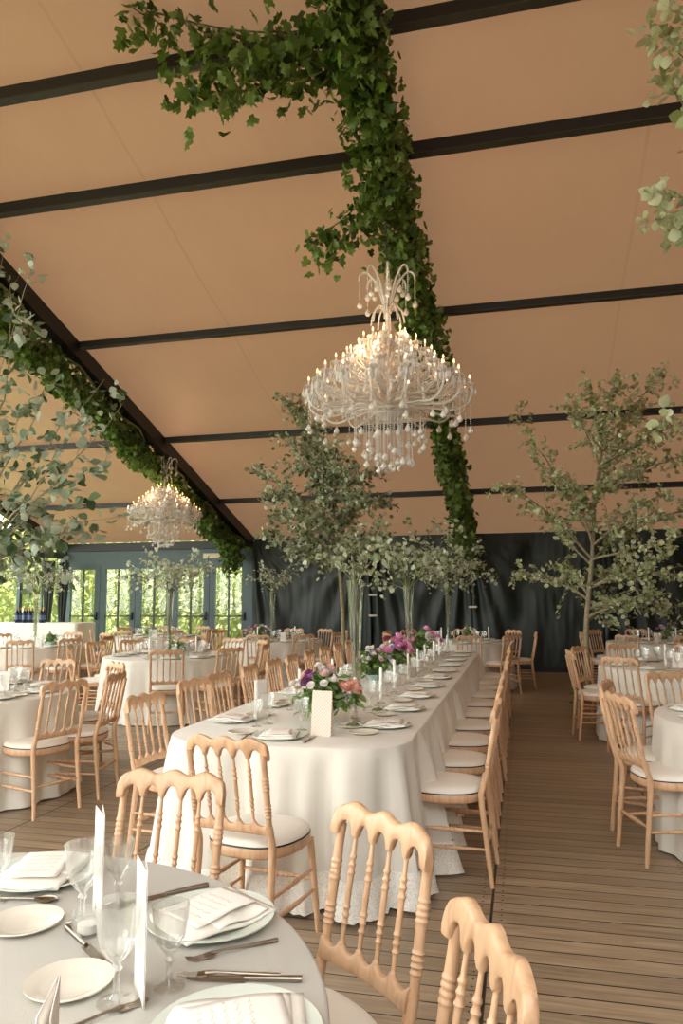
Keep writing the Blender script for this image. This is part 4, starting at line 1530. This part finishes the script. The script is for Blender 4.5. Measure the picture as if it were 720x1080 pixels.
def chandelier():
    rg = random.Random(5)
    o = empty('crystal_chandelier')      # origin at the lowest drop
    z0 = 0.0
    MB().lathe([(0.001, 0.46), (0.05, 0.47), (0.10, 0.51), (0.12, 0.54), (0.05, 0.57), (0.028, 0.62), (0.028, 0.80), (0.06, 0.84), (0.028, 0.88), (0.024, 1.10), (0.05, 1.14), (0.02, 1.18), (0.018, 1.45), (0.035, 1.48), (0.012, 1.52), (0.010, 1.86), (0.001, 1.87)], 16).build('column', 'crystal', o, ang=50)
    tiers = [(16, 0.70, 0.80, 0.54, 0.07), (14, 0.60, 0.90, 0.62, 0.06), (12, 0.48, 1.00, 0.74, 0.05), (10, 0.36, 1.10, 0.88, 0.04), (8, 0.25, 1.20, 1.0, 0.03), (6, 0.14, 1.27, 1.12, 0.02)]
    strands = {}

    def strand(ln, p, parent=o):
        key = round(ln * 25) / 25
        if key not in strands:
            s = strand_mb(key).build('crystal_strand', 'crystal', parent, ang=80)
            strands[key] = s
        else:
            s = strands[key].copy()
            COL.objects.link(s)
            s.parent = parent
        s.location = p
        return s
    ns = 0
    for ti_, (n, r, zt_, zs, dip) in enumerate(tiers):
        arm = cup = bl = None
        for i in range(n):
            a = 2 * PI * (i + 0.5 * (ti_ % 2)) / n + rg.uniform(-0.05, 0.05)
            if arm is None:
                arm = MB().tube(catmull([(0.03, 0, zs), (r * 0.28, 0, zs + 0.04), (r * 0.55, 0, zs + 0.02), (r * 0.80, 0, zs + (zt_ - zs) * 0.25 - dip), (r * 0.97, 0, zs + (zt_ - zs) * 0.45 - dip), (r * 1.02, 0, zt_ - 0.11), (r, 0, zt_ - 0.06)], 5), 0.0105, 7).build('arm', 'crystal', o)
                pr = [(0.001, -0.075), (0.012, -0.068), (0.042, -0.058), (0.050, -0.050), (0.046, -0.047), (0.010, -0.056), (0.009, 0.0), (0.001, 0.0)]
                cup = MB()
                rings = []
                for q, (rr, zz) in enumerate(pr):
                    rings.append([((rr * (1.12 if (2 <= q <= 4 and j % 2) else 1)) * math.cos(2 * PI * j / 16), (rr * (1.12 if (2 <= q <= 4 and j % 2) else 1)) * math.sin(2 * PI * j / 16), zz) for j in range(16)])
                cup = cup.ring_strip(rings, True, False)
                for j in range(6):
                    t = 2 * PI * j / 6
                    cup.lathe([(0.0005, -0.055), (0.003, -0.062), (0.004, -0.085), (0.0115, -0.115), (0.0125, -0.125), (0.008, -0.142), (0.0005, -0.150)], 6, (0.047 * math.cos(t), 0.047 * math.sin(t), 0))
                cup = cup.build('candle_cup', 'crystal', arm, ang=50)
                cup.location = (r, 0, zt_)
                sws = []
                for q in range(3):
                    sw = MB()
                    e0 = Vector((r, 0, zt_ - 0.055)); e1 = Vector((r * (0.55, 0.8, 0.3)[q], (0.10, -0.12, 0.06)[q] * r, zs + (zt_ - zs) * 0.5))
                    nb_ = max(5, int((e1 - e0).length / 0.017))
                    for b_ in range(nb_ + 1):
                        t = b_ / nb_
                        sw.ball(e0.lerp(e1, t) + Vector((0, 0, -0.18 * t * (1 - t))), 0.0092, 1.0, 6, 4)
                    sw.lathe([(0.0005, 0.002), (0.004, -0.02), (0.012, -0.055), (0.013, -0.066), (0.008, -0.086), (0.0005, -0.094)], 6, e1)
                    sws.append(sw.build('crystal_swag', 'crystal', arm, ang=80))
                bl = MB().lathe([(0.0005, 0.0), (0.006, 0.006), (0.0075, 0.014), (0.004, 0.026), (0.0005, 0.036)], 8).build('bulb', 'bulb', arm)
                bl.location = (r, 0, zt_)
                ar = arm
            else:
                ar = arm.copy(); COL.objects.link(ar); ar.parent = o
                for ch in (cup, bl, *sws):
                    c = ch.copy(); COL.objects.link(c); c.parent = ar
            ar.rotation_euler = (0, 0, a)
            if ti_ == 0 or (ti_ == 1 and i % 2 == 0):
                for f, ln in ((1.0, rg.choice((0.16, 0.2, 0.24))), (0.82, rg.choice((0.12, 0.16)))):
                    if ns < 34:
                        strand(ln, (r * f * math.cos(a), r * f * math.sin(a), zs + (zt_ - zs) * 0.35 - dip + 0.0))
                        ns += 1
    for n, r, z, lo, hi in ((22, 0.30, 0.52, 0.20, 0.34), (16, 0.20, 0.50, 0.32, 0.44), (10, 0.10, 0.48, 0.40, 0.48)):
        for i in range(n):
            a = 2 * PI * i / n
            strand(rg.uniform(lo, hi), (r * math.cos(a), r * math.sin(a), z))
    MB().tube([(0.30 * math.cos(2 * PI * i / 32), 0.30 * math.sin(2 * PI * i / 32), 0.525) for i in range(33)], 0.007, 6).build('hanging_ring', 'crystal', o)
    MB().tube([(0.20 * math.cos(2 * PI * i / 32), 0.20 * math.sin(2 * PI * i / 32), 0.505) for i in range(33)], 0.007, 6).build('hanging_ring', 'crystal', o)
    # crown of upright curved plumes
    first = None
    for i in range(8):
        a = 2 * PI * i / 8 + 0.2
        if first is None:
            first = MB().tube(catmull([(0.025, 0, 1.44), (0.05, 0, 1.58), (0.10, 0, 1.72), (0.18, 0, 1.82), (0.235, 0, 1.80), (0.25, 0, 1.74)], 5), 0.0095, 7).build('crown_plume', 'crystal', o)
            c = first
        else:
            c = first.copy(); COL.objects.link(c); c.parent = o
        c.rotation_euler = (0, 0, a)
        strand(0.24, (0.245 * math.cos(a), 0.245 * math.sin(a), 1.73))
        strand(0.16, (0.14 * math.cos(a + .1), 0.14 * math.sin(a + .1), 1.77))
    dome = None
    for i in range(8):
        a = 2 * PI * i / 8
        if dome is None:
            dome = MB().tube(catmull([(0.02, 0, 1.47), (0.08, 0, 1.50), (0.13, 0, 1.44), (0.15, 0, 1.34)], 5), 0.008, 6).build('dome_arm', 'crystal', o)
            c = dome
        else:
            c = dome.copy(); COL.objects.link(c); c.parent = o
        c.rotation_euler = (0, 0, a)
    ch = MB()
    for i in range(26):
        zz = 1.88 + i * 0.042
        ch.tube([((0.009 if i % 2 else 0) * math.cos(t) + (0 if i % 2 else 0), (0 if i % 2 else 0.009) * math.cos(t), zz + 0.026 * math.sin(t)) for t in [2 * PI * q / 8 for q in range(9)]], 0.003, 5, False)
    ch.build('chain', 'lip', o)
    return o


c1 = chandelier()
c1.location = (RAFT[2] - 0.03, 6.22, 2.54)
tag(c1, 'large lit crystal chandelier hanging over the long table', 'chandelier', 'crystal chandeliers')
c2 = copy_tree(c1)
c2.location = (RAFT[1] - 0.05, 11.55, 2.33)
c2.scale = (0.86, 0.86, 0.86)
tag(c2, 'smaller-looking lit crystal chandelier hanging before the glazed doors', 'chandelier', 'crystal chandeliers')
for c in (c1, c2):
    for q in range(6):
        l = bpy.data.lights.new('candle_glow', 'POINT')
        l.energy = 3.6 if c is c1 else 2.0
        l.color = (1, 0.60, 0.30)
        l.shadow_soft_size = 0.012
        lo = bpy.data.objects.new('candle_glow', l)
        COL.objects.link(lo)
        a = 2 * PI * q / 6 + 0.3
        rr = (0.42, 0.26)[q % 2]
        lo.location = Vector(c.location) + Vector((rr * math.cos(a), rr * math.sin(a), (1.0, 1.18)[q % 2])) * c.scale[0]

# ------------------------------------------------------------------ BAR
BX0, BX1, BY = -11.0 + 0.5, -8.3, 12.75
cloth(rrect(BX0, BX1, BY, BY + 0.7, 0.06, 0.05), 'white floor-length cloth over the bar counter by the gable windows', None, 'napkin', 95, ztop=1.03, amp=0.012, flare=0.02)


def p_bottle():
    o = MB().lathe([(0.001, 0.0), (0.036, 0.0), (0.038, 0.01), (0.038, 0.19), (0.030, 0.22), (0.014, 0.25), (0.013, 0.30), (0.001, 0.30)], 16).build('wine_bottle', 'bottle', ang=50)
    MB().lathe([(0.0146, 0.255), (0.0146, 0.303), (0.001, 0.304)], 12).build('foil_cap', 'foil', o)
    MB().lathe([(0.0386, 0.06), (0.0386, 0.15)], 16).build('bottle_label', 'label', o)
    return o


proto('wine_bottle', p_bottle)
bw = ['far end bottle', 'second bottle', 'third bottle', 'fourth bottle', 'fifth bottle', 'sixth bottle', 'seventh bottle', 'eighth bottle']
for i, px in enumerate((17.5, 21, 25, 28, 31, 34, 43, 46)):
    p = at(px, 655.5, 1.03)
    y = BY + 0.28 + 0.06 * (i % 2)
    p = aty(px, 655, y)
    place('wine_bottle', (p.x, y, 1.03), 'dark blue wine bottle, number %s in the row on the bar' % ['one', 'two', 'three', 'four', 'five', 'six', 'seven', 'eight'][i], 'bottle', 'wine bottles on the bar')

# ------------------------------------------------------------------ LIGHT
w = bpy.data.worlds.new('sky')
SC.world = w
w.use_nodes = True
nt = w.node_tree
bg = nt.nodes['Background']
tc = nt.nodes.new('ShaderNodeTexCoord')
sp = nt.nodes.new('ShaderNodeSeparateXYZ')
nt.links.new(tc.outputs['Generated'], sp.inputs[0])
rp = nt.nodes.new('ShaderNodeValToRGB')
rp.color_ramp.elements[0].position = 0.0
rp.color_ramp.elements[0].color = (1.0, 0.975, 0.94, 1)
rp.color_ramp.elements[1].position = 0.7
rp.color_ramp.elements[1].color = (0.93, 0.95, 0.97, 1)
nt.links.new(sp.outputs[2], rp.inputs[0])
nt.links.new(rp.outputs[0], bg.inputs[0])
bg.inputs[1].default_value = 6.6


def portal(loc, rot, sx_, sy_):
    l = bpy.data.lights.new('daylight_portal', 'AREA')
    l.shape = 'RECTANGLE'
    l.size, l.size_y = sx_, sy_
    l.cycles.is_portal = True
    o = bpy.data.objects.new('daylight_portal', l)
    COL.objects.link(o)
    o.location = loc
    o.rotation_euler = rot


portal((X0 - 0.1, RIDGE_Y, 1.6), (0, R(-90), 0), 5.0, WALL_Y - BACK_Y)
portal(((X0 - 3.4) / 2, BACK_Y - 0.05, 1.45), (R(90), 0, 0), -3.4 - X0, 2.9)
portal(((LX0 + LX1) / 2, WALL_Y + 0.25, 1.25), (R(-90), 0, 0), LX1 - LX0, 2.2)

sun = bpy.data.lights.new('sun', 'SUN')
sun.energy = 4.5
sun.color = (1, 0.93, 0.82)
sun.angle = R(3)
so = bpy.data.objects.new('sun', sun)
COL.objects.link(so)
so.rotation_euler = Vector((0.25, 0.75, -1.0)).to_track_quat('-Z', 'Y').to_euler()

SC.view_settings.view_transform = 'Standard'
SC.view_settings.look = 'None'
SC.view_settings.gamma = 1.0
SC.view_settings.use_curve_mapping = False
SC.view_settings.exposure = 0.15
SC.cycles.use_denoising = True
SC.cycles.max_bounces = 10
SC.cycles.diffuse_bounces = 6
SC.cycles.transparent_max_bounces = 24
SC.cycles.caustics_reflective = False
SC.cycles.caustics_refractive = False
SC.cycles.sample_clamp_indirect = 6.0
